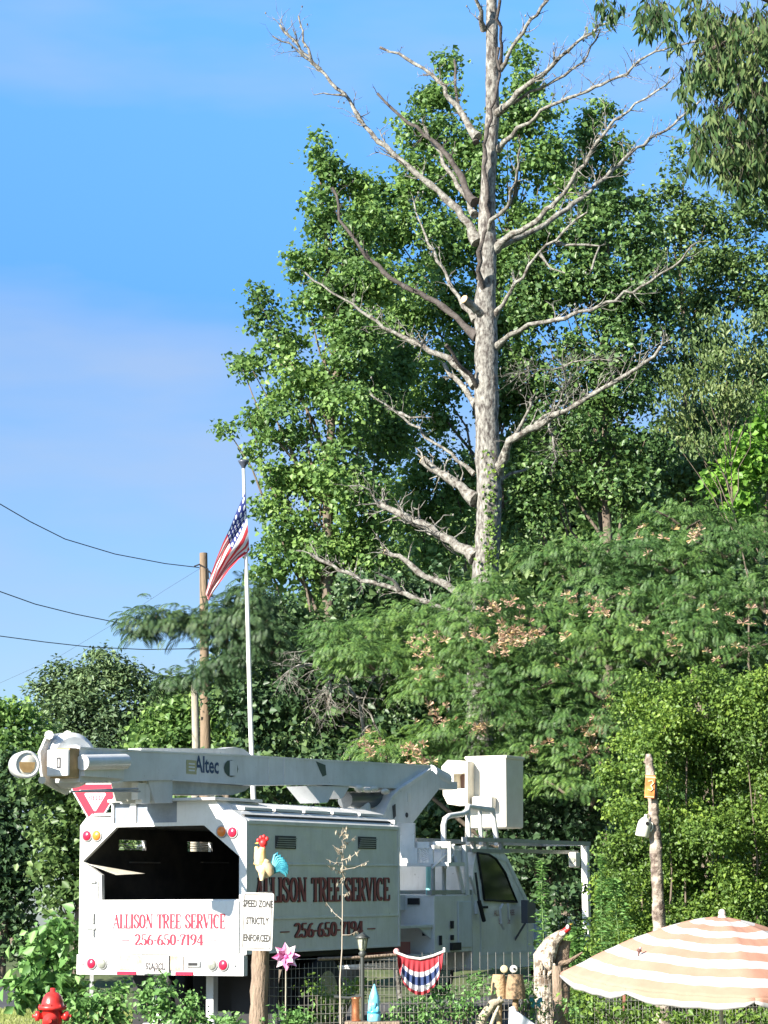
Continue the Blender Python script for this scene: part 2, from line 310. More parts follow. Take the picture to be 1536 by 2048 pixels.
def build_truck():
    T = truck
    vc = [on(px, 1692, 1, 2.6) for px in (263, 398)]
    def left_wall(m, y0, y1, x0, x1, z0, z1):
        zl, zh = min(v.z for v in vc)-.06, max(v.z for v in vc)+.06; hw = .36
        m.box((x0,y0,z0),(x1,y1,zl)); m.box((x0,y0,zh),(x1,y1,z1)); xs = [x0, vc[0].x-hw, vc[0].x+hw, vc[1].x-hw, vc[1].x+hw, x1]
        for a, b in ((xs[0],xs[1]),(xs[2],xs[3]),(xs[4],xs[5])):
            if b > a: m.box((a,y0,zl),(b,y1,zh))
    # chip box shell
    m = MB()
    outer = [(0,0,1.07),(0,0,2.85),(0,.2,2.98),(0,.35,2.98),(0,.48,3.13),(0,1.08,3.12),(0,1.08,2.84),(0,2.1,2.84),(0,2.1,2.93),(0,2.55,2.93),(0,2.65,2.82),(0,2.65,1.07)]
    hole = [(0,.1,1.8),(0,.1,2.37),(0,.65,2.79),(0,2.05,2.79),(0,2.6,2.33),(0,2.29,2.14),(0,2.28,1.8)]
    m.prism(outer, (.07, 0, 0), hole)
    m.build('rear_frame', WHITE, T)
    m = MB()
    m.box((.07,0,1.07),(4.63,.04,2.85)); left_wall(m, 2.61, 2.65, .07, 4.63, 1.07, 2.85)
    m.box((4.57,.04,1.07),(4.63,2.61,2.95)); m.box((.07,.04,1.07),(4.57,2.61,1.12))
    m.prism([(.07,0,2.851),(.07,.21,2.985),(.07,.25,2.955),(.07,.04,2.82)], (4.56,0,0))
    m.prism([(.07,2.65,2.851),(.07,2.5,2.985),(.07,2.46,2.955),(.07,2.61,2.82)], (4.56,0,0))
    m.box((.07,.25,2.95),(4.57,2.46,2.99))
    m.build('chip_box', WHITE, T)
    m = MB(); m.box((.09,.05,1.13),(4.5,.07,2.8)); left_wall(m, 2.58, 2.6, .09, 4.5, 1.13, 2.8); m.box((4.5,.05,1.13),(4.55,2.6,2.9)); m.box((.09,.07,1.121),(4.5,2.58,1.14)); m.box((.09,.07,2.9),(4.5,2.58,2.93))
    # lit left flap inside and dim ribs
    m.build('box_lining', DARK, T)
    m = MB(); m.prism([on(166,1724,0,0),on(178,1728,0,0),on(262,1747,0,.25)+Vector((.35,0,0)),on(232,1750,0,0)], (.01,0,0)); m.build('folding_flap', CREAM, T)
    for c in vc:
        for k in range(3):
            m = MB(); m.box((c.x-.36+.0,2.655,c.z-.045+k*.035),(c.x+.36,2.675,c.z-.035+k*.035)); m.build('louvre_slat', WHITE, T)
    for px in (290, 430):
        m = MB(); c = on(px, 1725, 1, 2.57); m.box(c+Vector((-.4,-.015,-.01)), c+Vector((.4,.009,.01))); m.build('inner_rib', GREYM, T)
    m = MB(); rn = random.Random(3)
    for i in range(700):
        p = Vector((rn.uniform(.15, 4.4), rn.uniform(.1, 2.55), 1.15+rn.random()*.1+.45*max(0, 1-abs(rn.gauss(0, .5)))*.8)); d = Vector((rn.gauss(0,1), rn.gauss(0,1), rn.gauss(0,.5))).normalized()*rn.uniform(.04,.12); s2 = d.orthogonal().normalized()*.02; m.add([p-d, p+s2, p+d, p-s2], [(0,1,2,3)])
    tag(m.build('wood_chips', mat('chips', (.35,.26,.15), .9, c2=(.16,.15,.07), nscale=15), T, fixn=False), kind='stuff')
    # raised roof section with its recess
    m = MB(); m.prism([(.071,.37,2.99),(.071,.49,3.13),(.071,1.08,3.12),(.071,1.08,2.991)], (.5,0,0))
    m.box((-.1,.42,3.125),(1.2,2.14,3.165)); m.box((.0,2.1,2.84),(.6,2.14,3.12)); m.box((.0,1.74,2.845),(.07,1.84,3.12)); m.box((.6,.48,2.99),(1.2,.52,3.12))
    m.build('roof_hood', WHITE, T, bevel=.006)
    m = MB(); m.box((.03,1.081,2.842),(.068,1.739,3.124)); m.box((.03,1.841,2.842),(.068,2.099,3.124)); m.build('recess_panel', mat('recess_shade_blue', (.3,.35,.42), .5, c2=(.2,.23,.28), nscale=3), T)  # shade on the white recess wall is put into this blue-grey colour
    m = MB()
    for i in range(5):
        a = .35+i*.86; m.prism([(a,.22,3.0),(a,.22,3.035),(a,.62,3.13),(a,.62,3.0)], (.78,0,0))
    m.build('roof_plates', WHITE, T)
    # side ribs and trim
    m = MB()
    m.box((.07,-.012,2.255),(4.6,0,2.285)); m.box((.07,-.012,1.52),(4.6,0,1.55))
    m.box((0,-.014,1.07),(.06,0,2.84)); m.box((4.58,-.014,1.07),(4.63,0,2.84)); m.box((.061,-.016,2.8),(4.579,0,2.85)); m.box((.061,-.014,1.07),(4.579,0,1.1))
    m.build('side_trim', WHITE, T, bevel=.004)
    for px, py in ((570,1685),(733,1686)):
        m = MB(); c = on(px, py, 1, 0)
        for k in range(5): m.box(c+Vector((-.27+.015*k,-.022,-.07+k*.03)), c+Vector((.25+.015*k,-.002,-.055+k*.03)))
        m.build('side_vent', GREYM, T)
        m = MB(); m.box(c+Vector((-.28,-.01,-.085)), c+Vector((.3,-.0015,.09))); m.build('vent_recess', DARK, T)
    # tailgate, side door, bumper
    m = MB(); m.box((-.03,.09,1.09),(0,2.3,1.785)); m.build('tailgate', WHITE, T, bevel=.01)
    m = MB(); m.box((-.02,2.33,1.1),(0,2.6,2.06)); d = m.build('side_door', WHITE, T, bevel=.008)
    for q_ in (((-.05,2.38,1.48),(-.021,2.42,1.62)),((-.05,2.36,1.4),(-.021,2.5,1.42)),((-.05,2.36,2.03),(-.021,2.45,2.06)),((-.05,2.38,1.3),(-.021,2.395,1.398))): m = MB(); m.box(*q_); m.build('latch', GREYM, d)
    m = MB(); m.box((-.05,0,.79),(.06,2.65,1.06)); bp = m.build('rear_bumper', WHITE, T, bevel=.008)
    m = MB(); m.box((-.065,.93,.86),(-.052,1.95,1.05)); m.build('worn_panel', RUST, bp)
    m = MB(); m.box((-.09,1.14,.81),(-.066,1.56,1.06)); m.build('plate_bracket', GREYM, bp)
    m = MB(); m.box((-.1,1.2,.83),(-.091,1.5,1.01)); pl = m.build('license_plate', mat('plate', (.75,.74,.7),.4,c2=(.5,.42,.4),nscale=14,namt=.7), bp)
    sans_text('lettering', ['52AJ3CL'], .12, (-.102,1.35,.87), -Y_, Z, BLKP, pl, -X, xs=.68, bold=.035)
    for a, b in ((1.98,1.68),(1.05,.78)):
        m = MB(); m.box((-.07,a,.795),(-.052,b,.84)); m.build('reflective_tape', REDL, bp)
    m = MB(); m.box((-.075,.66,.9),(-.052,.88,.985)); s_ = m.build('hitch_slot', GREYM, bp, bevel=.02)
    m = MB(); m.box((-.08,.7,.925),(-.0755,.84,.96)); m.build('slot_opening', BLACK, s_)
    for y, z, mt in ((.2,2.69,REDL),(.37,2.7,AMBL),(2.53,2.68,REDL),(2.37,2.68,AMBL),(.31,.935,REDL),(.48,.935,GRYL),(2.4,.94,REDL),(2.23,.94,GRYL)):
        m = MB(); x = -.02 if z > 2 else -.07
        m.lathe([(.07,0),(.07,.012),(.05,.03),(.001,.036)], (x+.018,y,z), 20, (-1,0,0)); l = m.build('tail_light', mt, T)
        m = MB(); m.lathe([(.071,0),(.086,0),(.086,.015),(.071,.015)], (x+.02,y,z), 20, (-1,0,0)); m.build('light_ring', GREYM, l)
    m = MB(); m.lathe([(.015,0),(.015,.02)], (-.05,.13,.93), 10, (-1,0,0)); m.build('bolt', GREYM, bp)
    m = MB(); m.lathe([(.015,0),(.015,.02)], (-.05,2.55,.93), 10, (-1,0,0)); m.build('bolt', GREYM, bp)
    # writing
    a = on(226,1858,0,-.031); b = on(451,1854,0,-.031)
    serif_text('lettering','ALLISON TREE SERVICE',.19,a.y-b.y,(-.033,a.y,1.415),-Y_,Z,-X,REDP,T)
    a = on(243,1884,0,-.031); b = on(434,1884,0,-.031)
    serif_text('lettering','~ 256-650-7194 ~',.15,a.y-b.y,(-.033,a.y,1.19),-Y_,Z,-X,REDP,T)
    a = on(500,1800,1,-.002)
    for dx, mt, n0 in ((-.022, BLKP, .003), (0, DREDP, .008)):
        serif_text('lettering','ALLISON TREE SERVICE',.33,4.3-.25,(.25+dx,-n0,1.755),X,Z,-Y_,mt,T)
        serif_text('lettering','~ 256-650-7194 ~',.2,3.82-.95,(.95+dx,-n0,1.265),X,Z,-Y_,mt,T)
    # chassis
    m = MB(); m.box((.1,.75,.8),(12,.85,1.03)); m.box((.1,1.8,.8),(12,1.9,1.03)); m.box((.08,.06,1.0),(4.6,2.6,1.06)); m.box((.3,.85,.85),(.4,1.8,1.0)); m.box((3.5,.85,.85),(3.6,1.8,1.0))
    m.tube([(2.4,.3,.5),(2.4,2.35,.5)],.09); m.ell((2.4,1.32,.5),(.2,.22,.2)); m.build('chassis', BLACK, T)
    m = MB(); m.box((1.9,.7,.22),(1.93,1.96,.99)); m.build('underbody_shade', BLACK, T)  # black sheet added to stand for the shade under the bumper
    m = MB(); m.box((.9,.02,.06),(.93,.74,.98)); m.build('mud_flap', BLACK, T)
    m = MB(); m.box((1.0,1.93,.06),(1.03,2.4,.98)); m.build('mud_flap', BLACK, T)
    for y in (.88, 1.72):
        m = MB(); m.box((.55,y-.06,.1),(.68,y+.06,.78)); m.box((.5,y-.2,.05),(.75,y+.2,.12)); m.build('outrigger', WHITE2, T, bevel=.01)
    def wheel(x, y0, y1, r=.5):
        t = MB(); t.lathe([(r*.58,0),(r*.85,0),(r*.98,.03),(r,.07),(r,y1-y0-.07),(r*.98,y1-y0-.03),(r*.85,y1-y0),(r*.58,y1-y0)], (x,y0,r), 32, (0,1,0)); w = t.build('wheel', BLACK, T)
        t = MB(); t.lathe([(r*.57,-.002),(r*.57,.05),(r*.35,.09),(r*.2,.02),(r*.05,.02)], (x,y0,r), 24, (0,1,0)); t.build('rim', CHROME, w)
    for x, a, b in ((2.4,.04,.3),(2.4,.34,.6),(2.4,2.05,2.31),(2.4,2.35,2.61),(10.9,.12,.4),(10.9,2.25,2.53)): wheel(x, a, b)
    # tool cabinets between box and cab
    m = MB(); m.box((6.05,.1,.93),(7.45,2.55,1.82)); cb = m.build('tool_cabinet', WHITE, T, bevel=.01)
    m = MB(); m.box((6.9,.08,1.0),(7.4,.099,1.72)); m.build('cabinet_door', WHITE2, cb, bevel=.006)
    for q_ in (((6.62,.06,1.3),(6.68,.098,1.42)),((6.62,.06,1.12),(6.68,.098,1.2)),((6.2,.06,1.05),(6.24,.098,1.2))): m = MB(); m.box(*q_); m.build('latch', BLACK, cb)
    m = MB(); m.box((6.6,.06,.96),(6.95,.098,1.08)); m.build('grille', BLACK, cb)
    m = MB(); m.box((4.66,.12,1.33),(6.04,.9,1.37)); m.prism([(5.6,.15,1.33),(6.04,.15,1.33),(6.04,.15,1.15)],(0,.03,0)); m.build('side_step', WHITE2, T)
    m = MB(); m.box((4.66,.12,.85),(6.04,2.5,.93)); m.build('deck', WHITE2, T)
    m = MB(); m.box((4.7,.3,.86),(5.6,.7,1.12)); m.build('tool_crate', mat('faded_red',(.35,.1,.1),.6), T)
    for q_ in (((6.02,.35,1.68),(6.045,.55,1.78)),((6.02,.2,1.2),(6.045,.3,1.32))): m = MB(); m.box(*q_); m.build('cabinet_latch', BLACK, cb)
    m = MB(); m.box((4.7,.9,1.84),(7.4,1.0,1.9)); m.prism(onp([(803,1738),(836,1738),(850,1788),(812,1786),(803,1776)],1,1.9),(0,.04,0)); m.prism(onp([(872,1750),(905,1748),(905,1788),(880,1788)],1,1.9),(0,.04,0)); m.build('headache_panel', GREYM, T)
    m = MB(); m.tube([on(857,1732,1,.7),on(857,1790,1,.7)],.045); m.build('hydraulic_hose', mat('cyan_plastic',(.25,.6,.6),.4), T)
    m = MB()
    for px in (866, 888): m.tube([on(px,1728,1,.2), on(px,1792,1,.2)], .035)
    m.box((6.0,.12,1.83),(7.5,.2,1.9)); m.build('grab_posts', GREYM, T)
    # rack behind the cab
    m = MB()
    q = on(830,1684,0,6.4); r_ = on(862,1684,0,6.4); yl, yr = q.y, r_.y
    z1 = q.z; z0 = on(830,1728,0,6.4).z
    m.box((6.38,yr-.35,z1-.1),(6.42,yl,z1)); m.box((6.3,yr-.35,z0-.04),(6.9,yl+.1,z0+.02)); m.box((6.38,yl-.05,z0),(6.42,yl,z1)); m.box((6.38,yr-.04,z0),(6.42,yr+.02,z1)); m.box((6.38,yr-.35,z0),(6.42,yr-.3,z1))
    m.box((6.38,yl,z0),(6.42,2.5,z1+.3))  # hidden white plate added to catch sunlight behind the chip box
    for k in range(6):
        zz = z0+.05+k*(z1-z0-.15)/6; m.tube([(6.4,yl-.03,zz),(6.4,(yl+yr)/2+.04,zz+.05),(6.4,(yl+yr)/2,zz),(6.4,yr,zz+.05)],.008,5)
    for k in range(5): yy = yr+.03+k*(yl-yr)/5; m.tube([(6.4,yy,z0),(6.4,yy+.03,z1-.08)],.007,5)
    m.build('platform_rack', WHITE, T)
    m = MB()
    for a, b, w in (((928,1690),(934,1790),.05),((905,1690),(926,1785),.04),((912,1700),(890,1735),.02),((865,1735),(895,1705),.02),((938,1752),(952,1788),.03),((952,1802),(952,1828),.045)):
        m.tube([on(*a,1,.12), on(*b,1,.12)], w, 8)
    m.box(on(868,1690,1,.14), on(935,1700,1,.18)); m.box(on(898,1700,1,.16),on(925,1728,1,.2)); m.build('boom_rest', WHITE, T)
    # cab
    prof = [(7.5,.62),(7.5,1.7),(7.58,2.3),(7.7,2.52),(7.95,2.6),(8.7,2.56),(8.95,2.42),(9.85,1.66),(10.2,1.55),(11.9,1.4),(12.15,1.2),(12.2,.7),(11.45,.62),(11.4,.95),(11.2,1.12),(10.6,1.12),(10.4,.95),(10.35,.62)]
    m = MB(); m.prism([(x,.12,z) for x, z in prof], (0,2.42,0)); cab = m.build('cab', WHITE, T, bevel=.04)
    w = onp([(955,1706),(978,1709),(992,1718),(1010,1745),(1034,1804),(969,1800),(962,1750)],1,.1)
    m = MB(); m.prism([v for v in w], (0,.03,0)); g = m.build('side_window', GLASS, cab)
    m = MB(); m.tube([v-Y_*.004 for v in w]+[w[0]-Y_*.004], .018, 6); m.build('window_seal', BLACK, g)
    m = MB(); m.prism([(9.02,.3,2.37),(9.82,.25,1.7),(9.82,2.4,1.7),(9.02,2.35,2.37)], (.03,0,.035)); m.build('windshield', GLASS, cab)
    m = MB(); m.prism([(7.8,.117,.85),(7.8,.117,1.75),(7.9,.117,2.5),(8.9,.117,2.4),(9.75,.117,1.65),(9.75,.117,.85)], (0,-.006,0), [(7.84,.117,.89),(9.71,.117,.89),(9.71,.117,1.63),(8.87,.117,2.36),(7.93,.117,2.46),(7.84,.117,1.75)]); dr = m.build('cab_door', WHITE2, cab)
    m = MB(); m.box((7.85,.06,1.6),(8.0,.11,1.64)); m.build('door_handle', BLACK, dr)
    sans_text('lettering',['ALLISON TREE','SERVICE'],.13,(8.75,.108,1.48),X,Z,DREDP,dr,-Y_,xs=1.0,gap=1.05)
    m = MB(); c = on(1008,1832,1,-.25)
    m.prism([c+Vector((dx,0,dz)) for dx, dz in ((-.1,.12),(0,.2),(.13,.18),(.14,-.12),(.02,-.22),(-.08,-.12))],(0,.04,0)); m.box(c+Vector((.2,0,-.05)),c+Vector((.25,.04,.2))); m.build('wing_mirror', mat('mirror_shell',(.6,.58,.54),.4), cab)
    m = MB(); c = on(1060,1822,1,-.15)
    m.box(c+Vector((-.1,0,-.2)),c+Vector((.25,.12,.18)),Matrix.Identity(4)); m.tube([c+Vector((-.1,.05,-.2)),c+Vector((0,.3,-.5))],.02); m.build('side_mirror', mat('grey_plastic',(.1,.1,.11),.5), cab, bevel=.05)
    m = MB(); m.tube([on(958,1802,1,.0),on(968,1842,1,.0)],.035); m.tube([on(951,1745,1,.05),on(958,1802,1,.0)],.02); m.build('exhaust_snorkel', BLACK, cab)
    m = MB(); m.box((10.0,.08,.75),(10.4,.13,1.38)); m.box((10.15,.06,1.2),(10.25,.09,1.3)); m.build('fender', mat('fender_sky_tint',(.45,.52,.66),.35), cab, bevel=.02)  # sky reflection on the white fender is put into its bluish colour
    m = MB(); m.box((12.2,.2,.55),(12.35,2.45,.8)); m.build('front_bumper', GREYM, T)
    # rails over the cab and front support
    m = MB(); 
    m.box((7.3,.1,2.67),(12.6,.2,2.74)); m.box((7.3,1.0,2.67),(12.6,1.1,2.74)); m.box((12.5,.2,2.67),(12.6,1.0,2.74))
    m.box((7.5,.11,2.5),(9.0,.19,2.56)); m.box((9.2,.3,2.52),(12.5,.38,2.58))
    for x in (7.6,8.1,8.7): m.box((x,.12,2.56),(x+.08,.18,2.67))
    m.build('boom_rail', GREYM, T)
    m = MB(); m.box((12.42,.1,.8),(12.55,.22,2.668)); m.build('front_post', WHITE, T, bevel=.01)
    m = MB(); c = on(1157,1718,1,.1); m.box(c+Vector((-.12,0,-.15)),c+Vector((.1,.15,.12))); l = m.build('work_light', CREAM, T, bevel=.03)
    m = MB(); c2 = c+Vector((-.122,.075,-.02)); m.lathe([(.06,0),(.05,.012)],c2,16,(-1,0,0)); m.build('lens', GRYL, l)
    # inverted-U grab rails
    m = MB(); m.tube([on(*q,1,.3) for q in ((888,1738),(887,1650),(890,1638),(898,1632),(925,1628),(934,1622),(936,1612),(942,1614),(985,1620),(987,1632),(994,1690))], .045, 10); m.tube([on(*q,1,.3) for q in ((936,1614),(937,1690))], .045, 8); m.tube([on(*q,1,.3) for q in ((960,1618),(962,1690))], .035, 8)
    m.build('grab_rail', WHITE, T)
    # ---------------- boom
    yb = 1.05; bw = .38
    top = [(160,1497),(290,1504),(480,1512),(650,1522),(862,1533)]; bot = [(862,1548),(800,1577),(650,1569),(500,1571),(345,1560),(160,1565)]
    m = MB(); m.prism(onp(top+bot,1,yb),(0,bw,0)); boom = m.build('upper_boom', WHITE2, T, bevel=.015)
    m = MB()
    pts = onp([(160,1497),(290,1504),(480,1512),(650,1522),(862,1533)],1,yb-.01)
    for a, b in zip(pts[:-1], pts[1:]): m.prism([a, b, b+Z*.022, a+Z*.022], (0,.05,0))
    pts = onp([(345,1558),(500,1568),(650,1567),(800,1575)],1,yb-.01)
    for a, b in zip(pts[:-1], pts[1:]): m.prism([a, b, b-Z*.02, a-Z*.02], (0,.05,0))
    for px in (537,568):
        a, b = on(px,1517,1,yb), on(px,1566,1,yb); m.box(a+Vector((-.015,-.012,0)), b+Vector((.015,-.001,0)))
    m.build('boom_flange', WHITE, boom)
    m = MB(); m.prism(onp([(632,1523),(650,1530),(652,1550),(645,1553)],1,yb-.002),(0,-.008,0)); m.build('boom_marking', mat('dull_green_decal',(.05,.08,.06),.6), boom)
    # top hose cover
    m = MB(); m.prism(onp([(282,1496),(450,1497),(470,1494),(488,1498),(505,1512),(460,1513),(282,1505)],1,yb+.12),(0,.2,0)); m.build('hose_cover', WHITE, boom, bevel=.01)
    m = MB(); a, b = on(165,1525,1,yb-.06), on(250,1523,1,yb-.06); m.tube([a, b], .1, 14); m.box(a+Vector((.05,0,-.17)), b+Vector((-.02,.06,-.05))); m.build('motor_cover', WHITE, boom)
    # logo
    a = on(383,1536,1,yb-.004)
    m = MB()
    c = on(383,1535,1,yb-.004)
    m.box(c+Vector((-.14,-.003,-.09)),c+Vector((.13,-.0005,.1))); m.build('logo_badge', mat('khaki_decal',(.42,.4,.22),.6), boom)
    m = MB()
    for k in range(3): m.box(c+Vector((-.08,-.006,-.05+k*.045)),c+Vector((.08,-.0035,-.03+k*.045)))
    m.build('badge_bars', WHITE2, boom)
    sans_text('lettering',['Altec'],.32,on(414,1545,1,yb-.004),X,Z,mat('navy_decal',(.02,.05,.13),.5),boom,-Y_,xs=.95,bold=.02)
    m = MB(); c = on(462,1537,1,yb-.004); m.prism([c+Vector((.2*math.cos(t/12*6.283),0,.12*math.sin(t/12*6.283))) for t in range(12)],(0,-.003,0)); e = m.build('round_decal', mat('dull_green_decal',(0,0,0)), boom)
    m = MB(); m.box(c+Vector((-.04,-.009,-.1)),c+Vector((.16,-.0035,.11))); m.build('label_plate', WHITE2, e)
    # end face, tan section
    zt, zb = on(150,1496,1,yb).z, on(150,1556,1,yb).z; xe = on(160,1530,1,yb).x
    m = MB(); m.box((xe-.22,yb+.01,zb),(xe,yb+.31,zt)); m.build('boom_joint', TAN, boom, bevel=.01)
    m = MB(); m.box((xe-.27,yb,zb+.02),(xe-.221,yb+.33,zt-.02)); en = m.build('boom_end_plate', WHITE, boom, bevel=.02)
    m = MB(); c = Vector((xe-.275,yb+.14,(zt+zb)/2)); m.prism([c+Vector((0,y,z)) for y, z in ((-.03,.07),(.03,.07),(.03,-.07),(-.03,-.07))],(-.003,0,0),[c+Vector((0,y,z)) for y, z in ((-.01,.05),(.018,.05),(.018,-.05),(-.01,-.05))]); m.build('end_marking', BLKP, en)
    # elbow knuckle
    ke = on(108,1522,1,yb+.55)
    m = MB()
    m.lathe([(.3,0),(.36,.05),(.36,.2),(.3,.25)], (ke.x+.1,yb+.45,ke.z), 24, (-.45,-.9,0)); m.lathe([(.12,.24),(.2,.26),(.2,.3),(.05,.3)], (ke.x+.1,yb+.45,ke.z), 20, (-.45,-.9,0))
    k = m.build('elbow_knuckle', WHITE2, T)
    m = MB()
    for dy in (0,.28):
        pl_ = [on(*q,1,yb+.45+dy) for q in ((92,1478),(100,1466),(112,1468),(125,1466),(140,1465),(157,1495),(155,1560),(135,1590),(110,1578),(88,1565),(84,1545),(80,1505))]
        m.prism(pl_, (0,.035,0), [on(*q,1,yb+.45+dy) for q in ((104,1500),(122,1500),(130,1540),(116,1550),(102,1540))])
    m.tube([on(98,1470,1,yb+.4),on(98,1470,1,yb+.8)],.06); m.tube([on(135,1470,1,yb+.4),on(135,1470,1,yb+.8)],.06); m.tube([on(84,1560,1,yb+.4),on(84,1560,1,yb+.8)],.05)
    m.build('knuckle_bracket', WHITE, k, bevel=.01)
    c = on(54,1529,1,yb+.32)
    m = MB(); m.lathe([(.13,-.25),(.165,-.25),(.175,0),(.15,.02),(.13,.0)], c, 24, (-.6,-.8,0)); m.build('knuckle_drum', WHITE, k)
    m = MB(); m.lathe([(.13,.0),(.125,.005),(.01,.006)], c, 24, (-.6,-.8,0)); df = m.build('drum_face', CREAM, k)
    nx = Vector((-.6,-.8,0)); ux_ = Vector((.8,-.6,0)); m = MB(); m.prism([c+nx*.007+ux_*x+Z*z for x, z in ((-.105,.03),(.105,.03),(.095,-.05),(.05,-.1),(-.05,-.1),(-.095,-.05))], nx*.003); m.build('drum_label', TAN, df)
    # lower boom, underside members
    m = MB(); m.prism(onp([(285,1562),(345,1560),(500,1573),(490,1582),(465,1590),(345,1588),(330,1600),(292,1602)],1,yb+.06),(0,.5,0)); lb = m.build('lower_boom', mat('cream_metal',(.6,.57,.48),.5,c2=(.42,.4,.34),nscale=4), T, bevel=.01)
    m = MB(); m.prism(onp([(345,1592),(345,1560),(297,1562),(310,1606),(345,1606)],1,yb+.03),(0,.55,0)); m.build('boom_cradle', WHITE2, lb)
    m = MB(); m.box((on(300,1600,1,yb).x,yb+.1,3.17),(on(335,1600,1,yb).x,yb+.3,3.25)); m.tube([on(160,1582,1,yb-.2),on(275,1578,1,yb-.2)],.018,6); m.tube([on(140,1583,1,yb-.25),on(280,1583,1,yb-.2)],.012,6); m.build('cradle_mount', GREYM, lb)
    m = MB(); m.box(on(276,1565,1,yb+.05),on(279,1600,1,yb+.15)); m.box(on(284,1568,1,yb+.05),on(287,1608,1,yb+.15)); m.build('cradle_prongs', WHITE, lb)
    m = MB(); m.prism(onp([(612,1572),(700,1572),(688,1592),(682,1598),(668,1580),(655,1605),(640,1606)],1,yb+.02),(0,.34,0)); m.build('boom_gusset', WHITE2, boom, bevel=.01)
    m = MB(); m.tube([on(690,1600,1,yb+.2),on(790,1600,1,yb+.2)],.13,14); m.build('lift_cylinder', mat('dark_cylinder',(.12,.13,.14),.35,.6), lb)
    m = MB(); m.lathe([(.16,-.1),(.14,.12),(.12,.16),(.05,.18)], on(723,1625,1,yb+.2), 16); m.build('swivel_cap', WHITE, lb)
    m = MB(); 
    for q in ((718,1577,.06),(735,1580,.04),(748,1578,.05),(770,1583,.05)): m.ell(on(q[0],q[1],1,yb-.05),(.12,.06,q[2]),8,6)
    m.build('hydraulic_fittings', CREAM, lb)
    m = MB(); m.prism(onp([(866,1541),(805,1577),(788,1590),(776,1615),(768,1645),(790,1660),(800,1690),(815,1660),(888,1565)],1,yb-.06),(0,.55,0)); pd = m.build('riser_arm', WHITE2, T, bevel=.02)
    m = MB(); pts = onp([(862,1537),(800,1578),(784,1592),(773,1615),(763,1648)],1,yb-.08)
    for a, b in zip(pts[:-1], pts[1:]): m.prism([a,b,b-Z*.05+X*.05,a-Z*.05+X*.03],(0,.6,0))
    m.build('riser_flange', WHITE, pd)
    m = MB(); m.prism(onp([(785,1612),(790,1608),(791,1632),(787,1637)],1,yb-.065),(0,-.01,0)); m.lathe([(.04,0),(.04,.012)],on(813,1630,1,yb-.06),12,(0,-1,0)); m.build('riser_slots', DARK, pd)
    m = MB(); m.box(on(815,1586,1,yb-.062),on(822,1604,1,yb-.068)); m.build('riser_decal', WHITE, pd)
    m = MB(); m.lathe([(.42,0),(.42,.15),(.3,.2),(.3,.75)], (5.6,1.3,1.83), 24); m.box((4.9,.6,1.6),(6.4,2.0,1.83)); m.build('turntable', WHITE2, T)
    # jib end and bucket
    m = MB(); m.tube([on(860,1545,1,yb+.15),on(890,1560,1,yb+.15)],.13,14); m.box(on(868,1560,1,yb+.05),on(888,1580,1,yb+.3)); m.build('jib_joint', WHITE2, boom)
    xr = on(1013,1656,1,.95).x; zb = on(1013,1656,1,.95).z; H = 1.27; W = .74
    B = [(xr,.95),(xr+W,.95),(xr+W,.95+W),(xr,.95+W)]
    m = MB()
    def ring(s, z): cx, cy = xr+W/2, .95+W/2; return [(cx+(x-cx)*s, cy+(y-cy)*s, z) for x, y in B]
    rs = [ring(.9,zb), ring(1,zb+.02), ring(1.04,zb+H-.06), ring(1.1,zb+H-.05), ring(1.1,zb+H), ring(1.0,zb+H), ring(.9,zb+.3)]
    vs = [v for r_ in rs for v in r_]; m.add(vs, [(3,2,1,0)]+[(i*4+k,i*4+(k+1)%4,(i+1)*4+(k+1)%4,(i+1)*4+k) for i in range(6) for k in range(4)]+[(24,25,26,27)])
    bk = m.build('bucket', mat('bucket_fibreglass',(.78,.73,.62),.45,c2=(.72,.66,.54),nscale=3), T, bevel=.02)
    m = MB(); a = on(985,1592,0,xr-.18); b = on(948,1618,0,xr-.18); m.box((xr-.2,b.y+.05,b.z),(xr-.002,a.y,a.z)); m.build('bucket_step', CREAM, bk, bevel=.04)
    yl = .95+W
    m = MB(); q0 = on(882,1533,0,xr-.15); q1 = on(937,1610,0,xr-.15)
    m.prism([on(*q,0,xr-.3) for q in ((883,1533),(895,1520),(935,1522),(935,1610),(920,1612),(895,1608),(886,1590))],(.3,0,0),[on(*q,0,xr-.3) for q in ((907,1548),(930,1546),(930,1577),(908,1577))]); m.build('bucket_bracket', CREAM, bk, bevel=.03)
    m = MB(); m.prism([on(*q,0,xr-.02) for q in ((907,1548),(930,1546),(930,1577),(908,1577))],(.01,0,0)); m.build('bracket_shadow_plate', mat('bracket_shade_brown',(.2,.12,.1),.6), bk)  # plate colour stands for the shadow inside the bracket opening
    m = MB(); m.lathe([(.1,0),(.09,.03),(.05,.03)], on(878,1564,0,xr-.2), 16, (-1,0,0)); m.tube([on(873,1560,0,xr-.2),on(890,1560,0,xr-.15)],.12,14); m.build('bucket_pivot', WHITE2, bk)
build_truck()

